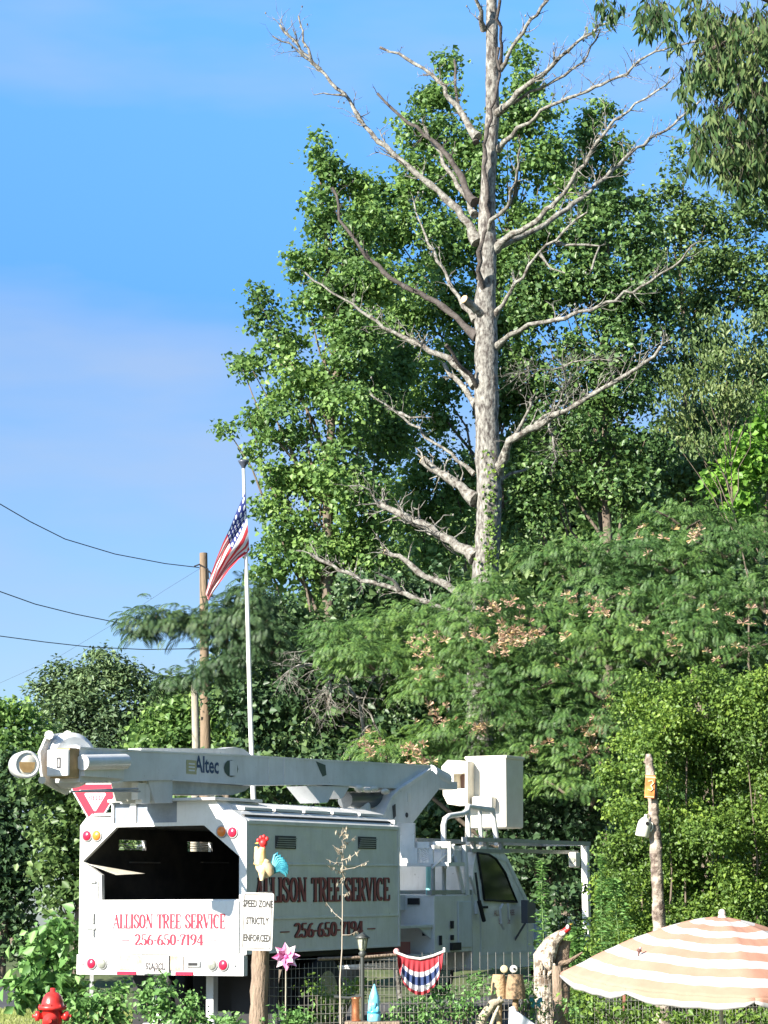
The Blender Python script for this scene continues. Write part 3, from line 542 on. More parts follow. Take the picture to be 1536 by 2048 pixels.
# ------------------------------------------------------------------ foliage machinery
def unit(a): return a/np.maximum(np.linalg.norm(a, axis=1, keepdims=True), 1e-9)
def leaves(name, C, A, N, L, W, material, parent=None, fold=.22, kind=None, wpos=.42, droop=.12, mats_idx=None):
    """C centres, A length directions, N face normals: each leaf is a small folded blade of its own"""
    n = len(C); A = unit(A); s = unit(np.cross(A, N)); N = unit(np.cross(s, A)); L = np.broadcast_to(L, n)[:, None]; W = np.broadcast_to(W, n)[:, None]
    base = C-A*L*.5; tip = C+A*L*.5-N*L*droop; mid = base+A*L*wpos
    l = mid+s*W*.5+N*W*fold; r_ = mid-s*W*.5+N*W*fold
    v = np.stack([base, l, tip, r_], 1).reshape(-1, 3).astype(np.float32)
    i = np.arange(n)[:, None]*4
    idx = np.concatenate([i+0, i+2, i+1, i+0, i+3, i+2], 1).reshape(-1).astype(np.int32)
    me = bpy.data.meshes.new(name); me.vertices.add(4*n); me.loops.add(6*n); me.polygons.add(2*n)
    me.vertices.foreach_set('co', v.ravel()); me.loops.foreach_set('vertex_index', idx)
    me.polygons.foreach_set('loop_start', np.arange(0, 6*n, 3, dtype=np.int32))
    if mats_idx is not None: me.polygons.foreach_set('material_index', np.repeat(mats_idx, 2).astype(np.int32))
    me.update()
    o = obj(name, me, material, parent)
    if kind: o['kind'] = kind
    return o
DK = 8.0
def rdir(n): return unit(RNG.normal(size=(n, 3)))
UPV = np.array([0, 0, 1.])
def crown_pts(puffs, Y, dens, cr, per, dscale=1.0, sub=.42, nsub=14, fill=.12, origin=None):
    """puffs: (px,py,rx,ry[,dY]). -> leaf centres and outward directions. dens: clusters per m2 of puff face"""
    C = []; O = []
    for q in puffs:
        cx, cy, rx, ry = q[:4]; dY = q[4] if len(q) > 4 else 0; yy = Y+dY
        c = np.array(P(cx, cy, yy)); s = S(yy); ax = np.array([rx*s, min(max(rx, ry*.6)*s*dscale, 3.5), ry*s])
        k = max(5, int(nsub*(ax[0]*ax[2]/1.2)**.5))
        u = rdir(k); u[:, 1] -= .25; u = unit(u)
        sc = c+u*ax*(.45+.4*RNG.random((k, 1))); sr = np.minimum(ax.min(), 1.4)*sub*(.7+.6*RNG.random(k))
        ncl = max(3, int(DK*dens*math.pi*ax[0]*ax[2]/k))
        for j in range(k):
            w = rdir(ncl); rr = sr[j]*(.55+.6*RNG.random((ncl, 1)))
            cc = sc[j]+w*rr*np.array([1.1, 1.1, .8]); ou = unit(w*.8+u[j]*.7)
            pts = np.repeat(cc, per, 0)+RNG.normal(size=(ncl*per, 3))*cr*np.array([1, 1, .7])
            C.append(pts); O.append(np.repeat(ou, per, 0))
        nf = int(DK*fill*dens*per*math.pi*ax[0]*ax[2])
        if nf: 
            w = rdir(nf); C.append(c+w*ax*(.3+.7*RNG.random((nf, 1))**.5)); O.append(w)
    return np.concatenate(C)-(np.array(origin) if origin is not None else 0), np.concatenate(O)
def crown(name, puffs, Y, material, parent, origin, leaf=(.12, .1), dens=9, cr=.16, per=9, dscale=1.0, droop=.3, upn=.55, rnd=.75, kind=None, **kw):
    C, O = crown_pts(puffs, Y, dens, cr, per, dscale, origin=origin, **kw); n = len(C)
    N = unit(O*.55+UPV*upn+rdir(n)*rnd); A = unit(np.cross(N, rdir(n)))
    A = unit(A+O*.35-UPV*droop)
    sz = .45+1.05*RNG.random(n)**1.4
    return leaves(name, C, A, N, leaf[0]*sz, leaf[1]*sz, material, parent, kind=kind)
BARK = mat('brown_bark', (.1, .075, .055), .9, c2=(.2, .16, .12), nscale=7, namt=.8, bump=.8, bscale=14, mapscale=(1, 1, .3))
def limbs(name, base, targets, r0, material, parent, origin, seed=1, bend=.12, split=.35):
    rn = random.Random(seed); m = MB(); base = Vector(base); o = Vector(origin)
    top = max(targets, key=lambda t: t[2]); top = Vector(top); H = top-base
    tr = []
    for i in range(9):
        f = i/8; tr.append(base+H*f*.96+Vector((rn.uniform(-1, 1), rn.uniform(-1, 1), 0))*H.length*.012*(i > 0))
    m.tube([p-o for p in tr], [r0*.75*(1-.9*i/8) for i in range(9)], 10)
    for t in targets:
        t = Vector(t)
        if (t-top).length < .01: continue
        hz = (t.z-base.z)/max(H.z, .1); f = max(.12, min(.85, hz-.12-.25*(Vector((t.x, t.y, 0))-Vector((tr[4].x, tr[4].y, 0))).length/max(H.z, 1)))
        k = f*8; a = tr[int(k)].lerp(tr[min(8, int(k)+1)], k-int(k)); d = t-a; pts = []
        for i in range(6):
            g = i/5; pts.append(a+d*g+Vector((rn.uniform(-1, 1), rn.uniform(-1, 1), rn.uniform(-1, 1)))*d.length*.04*(0 < i < 5)-Vector((0, 0, 1))*d.length*bend*math.sin(g*math.pi)*.5)
        rr = max(.015, r0*(1-.85*f)*.28); m.tube([p-o for p in pts], [rr*(1-.8*i/5) for i in range(6)], 7)
    return m.build(name, material, parent)
def tree(name, label, puffs, Y, lm, trunk_px, leaf, r0=.25, group=None, limb=True, **kw):
    base = Vector((P(trunk_px, 1900, Y).x, Y, 0)); base.z = gz(base.x, base.y)-.05
    t = empty(name, base, label, 'tree', group)
    crown('crown', puffs, Y, lm, t, base, leaf, **kw)
    if limb: limbs('trunk', base, [P(q[0], q[1], Y+(q[4] if len(q) > 4 else 0)) for q in puffs], r0, BARK, t, base, seed=int(trunk_px))
    return t
LM_GUM = leafmat('sweetgum_leaves', (.042, .078, .024), (.085, .155, .042), (.17, .25, .065), .5, .4)
LM_DK = leafmat('dark_oak_leaves', (.024, .05, .016), (.048, .095, .028), (.1, .16, .04), .3, .25)
LM_OLV = leafmat('olive_leaves', (.04, .07, .022), (.07, .12, .035), (.13, .18, .06), .3, .3)
LM_FAR = leafmat('pine_needles', (.045, .075, .035), (.075, .115, .05), (.11, .155, .06), .25, .2)
LM_MIM = leafmat('mimosa_leaves', (.028, .064, .018), (.056, .112, .03), (.115, .185, .04), .5, .3)
LM_VINE = leafmat('vine_leaves', (.04, .07, .018), (.08, .14, .028), (.17, .24, .038), 1.1, .4)
LM_BR = leafmat('broad_leaves', (.05, .11, .03), (.09, .18, .05), (.16, .26, .08), 1.5, .3)
LM_OAK = leafmat('willow_oak_leaves', (.012, .028, .01), (.03, .062, .018), (.13, .16, .06), 1.6, .25, .6, .25)
LM_SHADE = leafmat('shade_dark_leaves', (.02, .042, .018), (.036, .07, .028), (.07, .11, .035), .4, .25)  # darker leaf colours: the shade under the canopy is put into them

# sweetgum behind the dead tree: left mass, centre spires, separate right spire
tree('sweetgum_tree', 'tall leafy green sweetgum directly behind the flagpole, its ragged left edge against open sky',
 [(645,290,22,45),(655,345,40,50),(640,420,55,50),(690,480,60,60),(620,510,48,38),(720,560,80,70),(650,610,85,60),(600,540,30,25),(515,590,18,35),(528,640,30,35),(560,680,50,45),(700,700,100,80),
  (480,722,32,14),(505,740,35,22),(590,760,75,55),(700,820,110,80),(455,860,26,11),(500,845,40,20),(560,850,70,55),(640,930,100,75),(560,950,62,40),(540,1010,50,30),(700,1010,110,80),(580,1060,75,50),(540,1130,50,45),(640,1120,90,70),(730,1130,80,80),
  (760,880,60,80,2),(780,760,60,90,2),(730,420,45,60),(700,380,35,50),(760,560,60,60),(505,905,26,20),(640,1210,90,60,1)],
 60, LM_GUM, 700, (.125,.115), r0=.35, dens=11, per=8, cr=.15, nsub=13)
tree('tulip_tree', 'bright green spired tree rising straight behind the bare pine trunk',
 [(890,130,28,32),(885,190,45,40),(850,200,45,35),(900,270,70,60),(820,270,45,45),(1045,110,26,30),(1050,170,42,45),(1065,240,55,50),(1010,230,45,60),(860,360,80,70),(960,360,80,80),(1070,330,50,60),(790,430,60,70),(880,480,90,80),(980,500,80,80),(1060,440,50,60),(850,600,90,90),(780,650,70,80),(960,640,60,70),(880,730,90,90),(820,850,90,80),(900,960,80,80),(800,1000,70,80),(870,1080,90,80),(1040,530,60,60),(1030,620,60,60),(1020,720,60,60),(1000,800,60,60),(1020,880,60,60),(760,480,60,70),(750,400,40,50),(1110,300,40,60),(1130,400,50,60),(1060,800,50,50)],
 64, LM_GUM, 915, (.13,.12), r0=.35, dens=9.5, per=8, cr=.16)
tree('spired_sweetgum', 'narrow bright leafy spire right of the bare pine trunk, ending in open sky',
 [(1200,225,35,28),(1180,270,48,32),(1215,310,48,38),(1160,330,38,36),(1225,365,50,30),(1190,400,55,40),(1190,470,60,50)],
 66, LM_GUM, 1190, (.13,.12), r0=.22, dens=12, per=8, cr=.16)
tree('dark_leafy_tree', 'dark leafy tree hung with vines behind the right branches of the bare pine',
 [(1230,420,60,45),(1280,470,70,60),(1140,470,60,60),(1180,560,90,70),(1290,570,80,70),(1110,580,60,70),(1230,680,90,60),(1140,700,40,50),(1330,640,50,45),(1250,790,80,50),(1160,800,50,40),(1090,850,60,40),(1190,880,90,60),(1100,950,90,60),(1210,980,90,60),(1060,1040,70,50),(1290,880,70,60),(1290,990,70,60),(1050,560,55,50),(1070,480,50,45),(1060,640,55,55),(1110,770,70,50),(1040,740,50,60),(1060,930,50,60),(1250,600,90,60),(1200,740,80,50),(1050,1000,50,50)],
 63, LM_DK, 1180, (.14,.11), r0=.35, dens=9, per=8, cr=.17)
tree('vine_draped_tree', 'mid green vine draped tree on the right with a thin leafy tip above its crown',
 [(1355,300,8,22),(1352,345,16,30),(1350,390,38,30),(1400,430,55,40),(1350,460,60,50),(1290,520,60,50),(1460,440,60,50),(1400,700,70,60),(1480,760,70,60),(1330,740,60,60),(1540,720,50,70),(1530,420,50,50),(1400,530,80,60),(1500,540,80,70),(1440,600,60,40),(1380,620,60,50),(1290,410,35,25),(1540,620,50,60),(1400,850,60,50),(1480,880,80,70),(1380,950,80,60),(1500,960,80,60),(1320,980,50,50)],
 66, LM_OLV, 1420, (.14,.1), r0=.35, dens=9, per=8, cr=.18)
tree('bright_maple', 'bright yellow green broadleaf tree at the right edge, above the mimosa',
 [(1480,890,45,35),(1530,940,60,45),(1450,950,45,35),(1500,1010,50,30),(1545,870,50,40),(1540,800,40,30),(1440,1180,30,30)],
 55, leafmat('maple_leaves', (.07,.15,.025), (.12,.24,.035), (.2,.33,.05), .6, .4), 1500, (.16,.14), r0=.2, dens=9, per=8, cr=.16)
tree('willow_like_tree', 'thin yellowish tree with hanging sprays in front of sky gaps at the right edge',
 [(1360,800,38,50),(1400,760,50,50),(1340,850,30,40),(1470,680,50,25),(1520,720,40,30),(1440,640,60,22),(1520,650,40,25),(1450,800,50,50),(1380,690,36,26),(1510,800,50,50),(1400,880,50,40),(1430,720,60,36),(1360,760,40,40)],
 52, leafmat('yellowish_leaves', (.045,.075,.025), (.075,.115,.035), (.14,.17,.06), .6, .35), 1560, (.12,.05), r0=.06, dens=8, per=8, cr=.15, droop=1.3)

# shaded background wood between the truck and the tall trees
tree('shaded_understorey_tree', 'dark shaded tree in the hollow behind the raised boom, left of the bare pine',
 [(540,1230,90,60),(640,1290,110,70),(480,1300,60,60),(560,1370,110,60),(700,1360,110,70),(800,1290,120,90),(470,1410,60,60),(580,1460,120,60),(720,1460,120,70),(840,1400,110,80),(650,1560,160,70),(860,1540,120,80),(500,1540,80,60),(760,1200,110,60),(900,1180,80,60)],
 56, LM_SHADE, 640, (.16,.13), r0=.25, dens=8, per=8, cr=.2)
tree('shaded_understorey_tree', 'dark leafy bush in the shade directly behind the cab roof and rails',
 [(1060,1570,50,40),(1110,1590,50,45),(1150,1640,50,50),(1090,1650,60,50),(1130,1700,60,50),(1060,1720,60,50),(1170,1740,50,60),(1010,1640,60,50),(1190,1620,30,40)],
 46.3, LM_SHADE, 1120, (.13,.1), r0=.08, dens=8, per=8, cr=.15)
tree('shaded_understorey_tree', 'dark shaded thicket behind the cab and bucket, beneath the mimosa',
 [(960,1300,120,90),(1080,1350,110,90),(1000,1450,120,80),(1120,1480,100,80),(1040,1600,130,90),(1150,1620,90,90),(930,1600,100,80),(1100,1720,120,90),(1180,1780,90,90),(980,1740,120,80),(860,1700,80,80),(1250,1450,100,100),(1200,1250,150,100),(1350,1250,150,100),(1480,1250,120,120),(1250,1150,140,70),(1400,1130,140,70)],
 54, LM_SHADE, 1090, (.16,.13), r0=.25, dens=8, per=8, cr=.2)
# far left
tree('pine_tree', 'broad rounded dark pine far behind the boom end, tallest of the left hand trees',
 [(215,1330,50,32),(250,1370,55,45),(190,1370,60,45),(130,1360,45,40),(100,1400,50,45),(160,1430,80,50),(240,1440,80,55),(190,1500,110,60),(100,1480,70,60),(270,1520,80,70),(330,1370,45,28),(345,1410,50,40),(300,1430,50,50)],
 78, LM_FAR, 200, (.2,.09), r0=.3, dens=9, per=9, cr=.2, upn=.8)
tree('distant_oak', 'bright rounded oak behind the two wooden posts, above the boom',
 [(340,1440,55,45),(380,1420,50,45),(430,1400,60,55),(300,1480,60,50),(370,1500,80,60),(470,1420,50,70),(450,1500,80,60),(500,1360,50,50)],
 66, LM_GUM, 390, (.15,.13), r0=.2, dens=8, per=8, cr=.18)
tree('distant_oak', 'low leafy tree at the far left edge below the wires',
 [(30,1430,50,35),(60,1470,60,50),(10,1500,60,60),(-30,1440,50,50),(80,1540,70,60),(0,1570,80,60)],
 70, LM_GUM, 30, (.16,.13), r0=.2, dens=8, per=8, cr=.18)
tree('roadside_tree', 'leafy tree between the road and the left side of the chip box',
 [(130,1600,45,50),(100,1660,50,50),(150,1670,50,50),(110,1730,55,45),(150,1760,50,50),(120,1800,50,30),(90,1580,50,40),(180,1560,60,50),(200,1620,60,60),(220,1700,60,60)],
 54, LM_OLV, 150, (.17,.13), r0=.15, dens=8, per=8, cr=.18)
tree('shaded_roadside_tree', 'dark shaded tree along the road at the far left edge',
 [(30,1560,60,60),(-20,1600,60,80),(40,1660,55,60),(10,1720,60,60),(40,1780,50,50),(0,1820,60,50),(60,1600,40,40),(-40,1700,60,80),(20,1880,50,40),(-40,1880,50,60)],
 58, LM_SHADE, 0, (.17,.13), r0=.2, dens=8, per=8, cr=.18)

# ------------------------------------------------------------------ mimosa: layered sprays of feathery fronds
def mimosa(name, label, disks, Y, trunk, lm, nf=30, flowers=(), fl=.3, cat='tree', density=1.0, limbs_=.1):
    base = Vector((P(trunk, 1900, Y).x, Y, 0)); base.z = -.05
    t = empty(name, base, label, cat); C = []; A = []; N = []; W = []; L = []; br = MB(); rn = random.Random(5)
    for q in disks:
        cx, cy, rx, ry = q[:4]; dY = q[4] if len(q) > 4 else 0
        c = P(cx, cy, Y+dY); s = S(Y+dY); ax = rx*s; az = ry*s; ay = ax*.8
        n = int(nf*density*(ax*max(az, .5))*17)+18
        for i in range(n):
            a = rn.uniform(0, 2*math.pi); rr = math.sqrt(rn.random())
            x, y = math.cos(a)*rr, math.sin(a)*rr
            # umbrella shaped spray: low towards the rim, irregular thickness
            z = (1-rr**1.6)*.8-.4+rn.gauss(0, .42)
            p = Vector((c.x+x*ax, c.y+y*ay, c.z+z*az)); out = Vector((x+rn.uniform(-.5, .5), y-.25+rn.uniform(-.5, .5), rn.uniform(-.25, .5))).normalized()
            l = fl*rn.uniform(.55, 1.3); pts = []
            g = out.cross(Vector((0, 0, 1))).normalized(); npin = 10
            d = out.copy(); cur = p.copy(); dr = rn.uniform(-.02, .2)
            for k in range(npin):
                cur = cur+d*(l/npin); d = (d+Vector((0, 0, -dr-.02*k))).normalized()
                side = d.cross(Vector((0, 0, 1)))
                if side.length < .1: side = g
                side.normalize(); nn = side.cross(d).normalized()
                pl = l*.36*math.sin((k+1.2)/(npin+1.2)*math.pi)**.6
                for sg in (-1, 1):
                    ad = (side*sg*.9+d*.55-Vector((0, 0, .25))).normalized()
                    C.append(cur+ad*pl*.5); A.append(ad); N.append(nn+Vector((rn.uniform(-.3, .3), rn.uniform(-.3, .3), 0))); L.append(pl); W.append(pl*.17)
        # branches of the spray
        for k in range(max(2, int(rx/28))):
            a = rn.uniform(0, 6.28); e = Vector((c.x+math.cos(a)*ax*.8, c.y+math.sin(a)*ay*.8, c.z+az*.1)); mid = c.lerp(e, .5)+Vector((0, 0, -az*.35))
            br.tube([c-Vector((0, 0, az*.9))-base, mid-base, e-base], [.035, .022, .008], 5)
        if limbs_ and rn.random() > limbs_: continue
        st = Vector((base.x, base.y, base.z+max(.6, (c.z-base.z)*.45)))
        br.tube([st-base, st.lerp(c, .5)+Vector((0, 0, -.25))-base, c-Vector((0, 0, az*.9))-base], [.06, .045, .025], 6)
    br.tube([Vector((0, 0, 0)), Vector((.1, 0, 1.2)), Vector((-.05, .1, 2.6))], [.17, .15, .12], 9)
    br.build('trunk', BARK, t)
    arr = lambda q: np.array([tuple(v) for v in q])
    leaves('crown', arr(C)-np.array(base), arr(A), arr(N), np.array(L), np.array(W), lm, t, fold=.1, wpos=.5)
    if flowers:
        m = MB()
        for fx, fy, k, dY in flowers:
            c = P(fx, fy, Y+dY-.7)
            for i in range(k):
                p = c+Vector((rn.gauss(0, .13), rn.gauss(0, .12)-.1, rn.gauss(0, .1)))
                rr = rn.uniform(.03, .065)
                for j in range(11):     # tuft of fine threads
                    d = Vector((rn.gauss(0, 1), rn.gauss(0, 1), rn.gauss(.6, .7))).normalized(); s2 = d.orthogonal().normalized()*rr*.3; e = p+d*rr*1.9-base
                    m.cur = rn.choice((0, 0, 1, 2)); m.add([p-base, e+s2, e-s2], [(0, 1, 2)])
        m.build('flowers', [mat('faded_blossom', (.58,.42,.28), .8, trans=.3), mat('pink_blossom', (.5,.29,.22), .8, trans=.3), mat('straw_pod', (.45,.32,.13), .8, trans=.3)], t, fixn=False)
    return t
FL = []
rf = random.Random(11)
for cx, cy, n, sp in ((1050,1200,5,30),(1080,1275,14,50),(1030,1285,8,35),(1200,1215,5,30),(1150,1190,3,20),(840,1290,5,30),(990,1240,4,30),(1330,1060,4,30),(1390,1075,3,30),(880,1430,4,15),(940,1460,4,20),(720,1505,5,20),(790,1505,5,25),(840,1520,3,15),(1190,1460,6,18),(1170,1510,5,22),(1100,1500,4,15),(1150,1540,3,20),(860,1345,2,20),(1330,1290,3,30),(1470,1230,4,30),(1290,1250,3,20),(1430,1300,3,20),(1220,1400,3,12)):
    for i in range(n): FL.append((cx+rf.gauss(0, sp), cy+rf.gauss(0, sp*.35), rf.randint(1, 4), -1.3))
mimosa('mimosa_tree', 'wide feathery mimosa with peach and pink blossom tufts spreading behind the cab and bucket',
 [(720,1265,95,30),(660,1265,45,20,-.5),(820,1235,110,30,.5),(760,1320,110,35,-.8),(700,1300,70,25,-1),(880,1290,110,40,-.5),(960,1210,110,40,.5),(1010,1290,110,45,-.8),(920,1350,110,40,-1.2),(850,1370,60,30,-1.2),
  (1080,1230,110,40,0),(1090,1110,60,22,1),(1150,1110,80,35,1),(1200,1170,110,45,.3),(1150,1290,120,40,-1),(1270,1090,110,40,1),(1370,1030,90,32,1.5),(1340,1110,110,40,.8),(1290,1200,120,45,0),(1450,1080,110,40,1),(1420,1180,120,45,0),(1300,1290,120,45,-1),(1440,1290,130,50,-1),(1530,1180,90,50,0),
  (1070,1350,120,40,-1.3),(1200,1360,110,40,-1.5),(1120,1430,80,40,-1.5),(1530,1060,60,40,1.5),
  (760,1490,60,22,-1),(830,1500,80,28,-1),(900,1460,80,30,-1.2),(960,1500,60,30,-1.2),(1150,1500,70,35,-1.8),(980,1180,70,30,-.6),(930,1240,60,26,-1),(960,1300,90,36,-1),(980,1390,90,36,-1.4),(1000,1430,80,36,-1.6),(1130,1560,60,30,-1.8),(1190,1560,50,25,-1.8),(1230,1440,60,30,-1.8),(1020,1560,60,26,-1.4),(1240,1260,80,36,-1),(1380,1240,80,36,-1),(1060,1490,60,28,-1.5),(880,1530,80,28,-1)],
 47, 1130, LM_MIM, flowers=FL)
MBR = 0
mimosa('shaded_mimosa', 'dark feathery tree reaching a long drooping bough past the utility pole',
 [(290,1235,42,22),(345,1240,40,26),(395,1245,40,28),(440,1225,40,24),(455,1260,45,40),(500,1240,50,50),(350,1365,30,14),(400,1350,38,18),(450,1330,45,22),(500,1300,50,30),(280,1265,16,10),(540,1270,50,50),(500,1190,40,30)],
 49, 560, LM_SHADE, density=1.0, fl=.36, limbs_=.001)

# ------------------------------------------------------------------ vine thicket at the right
def thicket(name, label, puffs, Y, lm, leaf, px, cat='hedge', stems=True, nst=99, **kw):
    base = Vector((P(px, 1900, Y).x, Y, gz(0, Y)-.05)); t = empty(name, base, label, cat)
    crown('foliage', puffs, Y, lm, t, base, leaf, **kw)
    if stems:
        m = MB(); rn = random.Random(int(px))
        for q in puffs[:nst]:
            c = P(q[0], q[1], Y+(q[4] if len(q) > 4 else 0)); b0 = Vector((c.x+rn.uniform(-.3, .3), c.y, base.z)); 
            m.tube([b0-base, b0.lerp(c, .5)+Vector((rn.uniform(-.2, .2), 0, 0))-base, c-base], [.02, .015, .006], 5)
        m.build('stems', BARK, t)
    return t
pf = []
rp = random.Random(3)
for y0, x0, x1 in ((1370,1400,1540),(1400,1290,1540),(1450,1250,1540),(1500,1235,1540),(1560,1232,1540),(1620,1238,1540),(1680,1232,1540),(1740,1228,1540),(1790,1222,1540),(1840,1205,1540),(1900,1130,1540),(1960,1130,1540),(2020,1130,1540)):
    x = x0+20
    while x < x1+40: pf.append((x+rp.uniform(-12, 12), y0+rp.uniform(-15, 15), rp.uniform(38, 60), rp.uniform(32, 50), rp.uniform(-.5, .7))); x += rp.uniform(42, 62)
thicket('vine_thicket', 'dense wall of small leaved yellow green vines behind the striped parasol', pf, 34.5, LM_VINE, (.056,.042), 1380, dens=40, per=9, cr=.085, nsub=9, sub=.5, droop=.5, fill=.3, nst=12)

# ------------------------------------------------------------------ overhanging oak limb, close on the right
def overhang():
    Y = 13.5; base = Vector((4.2, 14.5, gz(4.2, 14.5)-.05)); t = empty('willow_oak', base, 'near oak whose long narrow leaves hang into the upper right corner', 'tree')
    m = MB(); B = lambda p: Vector(p)-base
    m.tube([B(base), B((4.15,14.4,2)), B((4.0,14.3,4.2)), B((4.1,14.2,7))], [.28,.24,.2,.12], 12)
    C = []; A = []; N = []; L = []; rn = random.Random(9)
    hang = []
    # (px,py start, px,py end, leaf clumps)
    def bough(pts, r0, dY=0):
        q = [B(P(x, y, Y+dY)) for x, y in pts]; m.tube(q, [r0*(1-.8*i/(len(q)-1)) for i in range(len(q))], 6)
    bough([(1700,60),(1600,20),(1480,-30),(1380,-60),(1280,-50)], .05); bough([(1700,60),(1600,40),(1520,60),(1440,90),(1400,110)], .035)
    bough([(1720,200),(1600,180),(1520,170),(1450,150),(1390,160)], .035, .3); bough([(1720,260),(1600,270),(1500,290),(1430,300)], .03, .5)
    m.tube([B((4.05,14.3,5.2)), B(P(1700,60,Y))], [.08,.05], 8); m.tube([B((4.05,14.3,4.8)), B(P(1720,200,Y+.3))], [.07,.035], 8); m.tube([B((4.05,14.3,4.6)), B(P(1720,260,Y+.5))], [.07,.03], 8)
    clumps = [(1212,5,28,26,26),(1312,20,42,38,60),(1345,60,18,26,22),(1285,5,30,20,22),(1400,20,50,50,90),(1450,60,60,60,160),(1510,60,50,80,200),(1420,120,45,40,90),(1480,150,60,70,200),(1525,180,40,80,160),(1385,135,22,30,34),(1375,170,14,24,18),
      (1440,230,45,50,110),(1500,270,50,70,190),(1400,265,26,38,44),(1390,300,18,35,30),(1450,300,50,45,150),(1520,310,40,50,150),(1470,340,36,24,60),(1390,235,14,16,14),(1535,60,30,60,90),(1535,280,30,60,90)]
    tw_ = MB()
    for cx, cy, rx, ry, n in clumps:
        for i in range(max(3, int(n/2.6))):
            a = P(cx+rn.gauss(0, rx*.44), cy+rn.gauss(0, ry*.38), Y+rn.gauss(.2, .35))
            # short hanging twig
            e = a+Vector((rn.gauss(0, .03), rn.gauss(0, .03), -rn.uniform(.05, .14)))
            tw_.tube([B(a+Vector((rn.gauss(0, .03), rn.gauss(0, .03), .05))), B(a), B(e)], [.0018, .0015, .001], 4, False)
            for k in range(8):
                f = rn.random(); p = a.lerp(e, f)+Vector((rn.gauss(0,.02), rn.gauss(0,.02), 0)); l = rn.uniform(.05, .095)
                d = Vector((rn.gauss(0, .45), rn.gauss(0, .45), -1)).normalized(); C.append(p+d*l*.5-base); A.append(d); N.append(Vector((rn.gauss(0, 1), rn.gauss(-.3, 1), .15))); L.append(l)
    tag(tw_.build('twigs', mat('oak_bark', (.05,.04,.03), .9, c2=(.1,.08,.06), nscale=9, bump=.6), t, fixn=False), kind='stuff')
    m.build('trunk', mat('oak_bark', (.05,.04,.03), .9, c2=(.1,.08,.06), nscale=9, bump=.6), t); arr = lambda q: np.array([tuple(v) for v in q])
    leaves('crown', arr(C), arr(A), arr(N), np.array(L), np.array(L)*.3, LM_OAK, t, fold=.15, droop=.02, wpos=.4)
overhang()

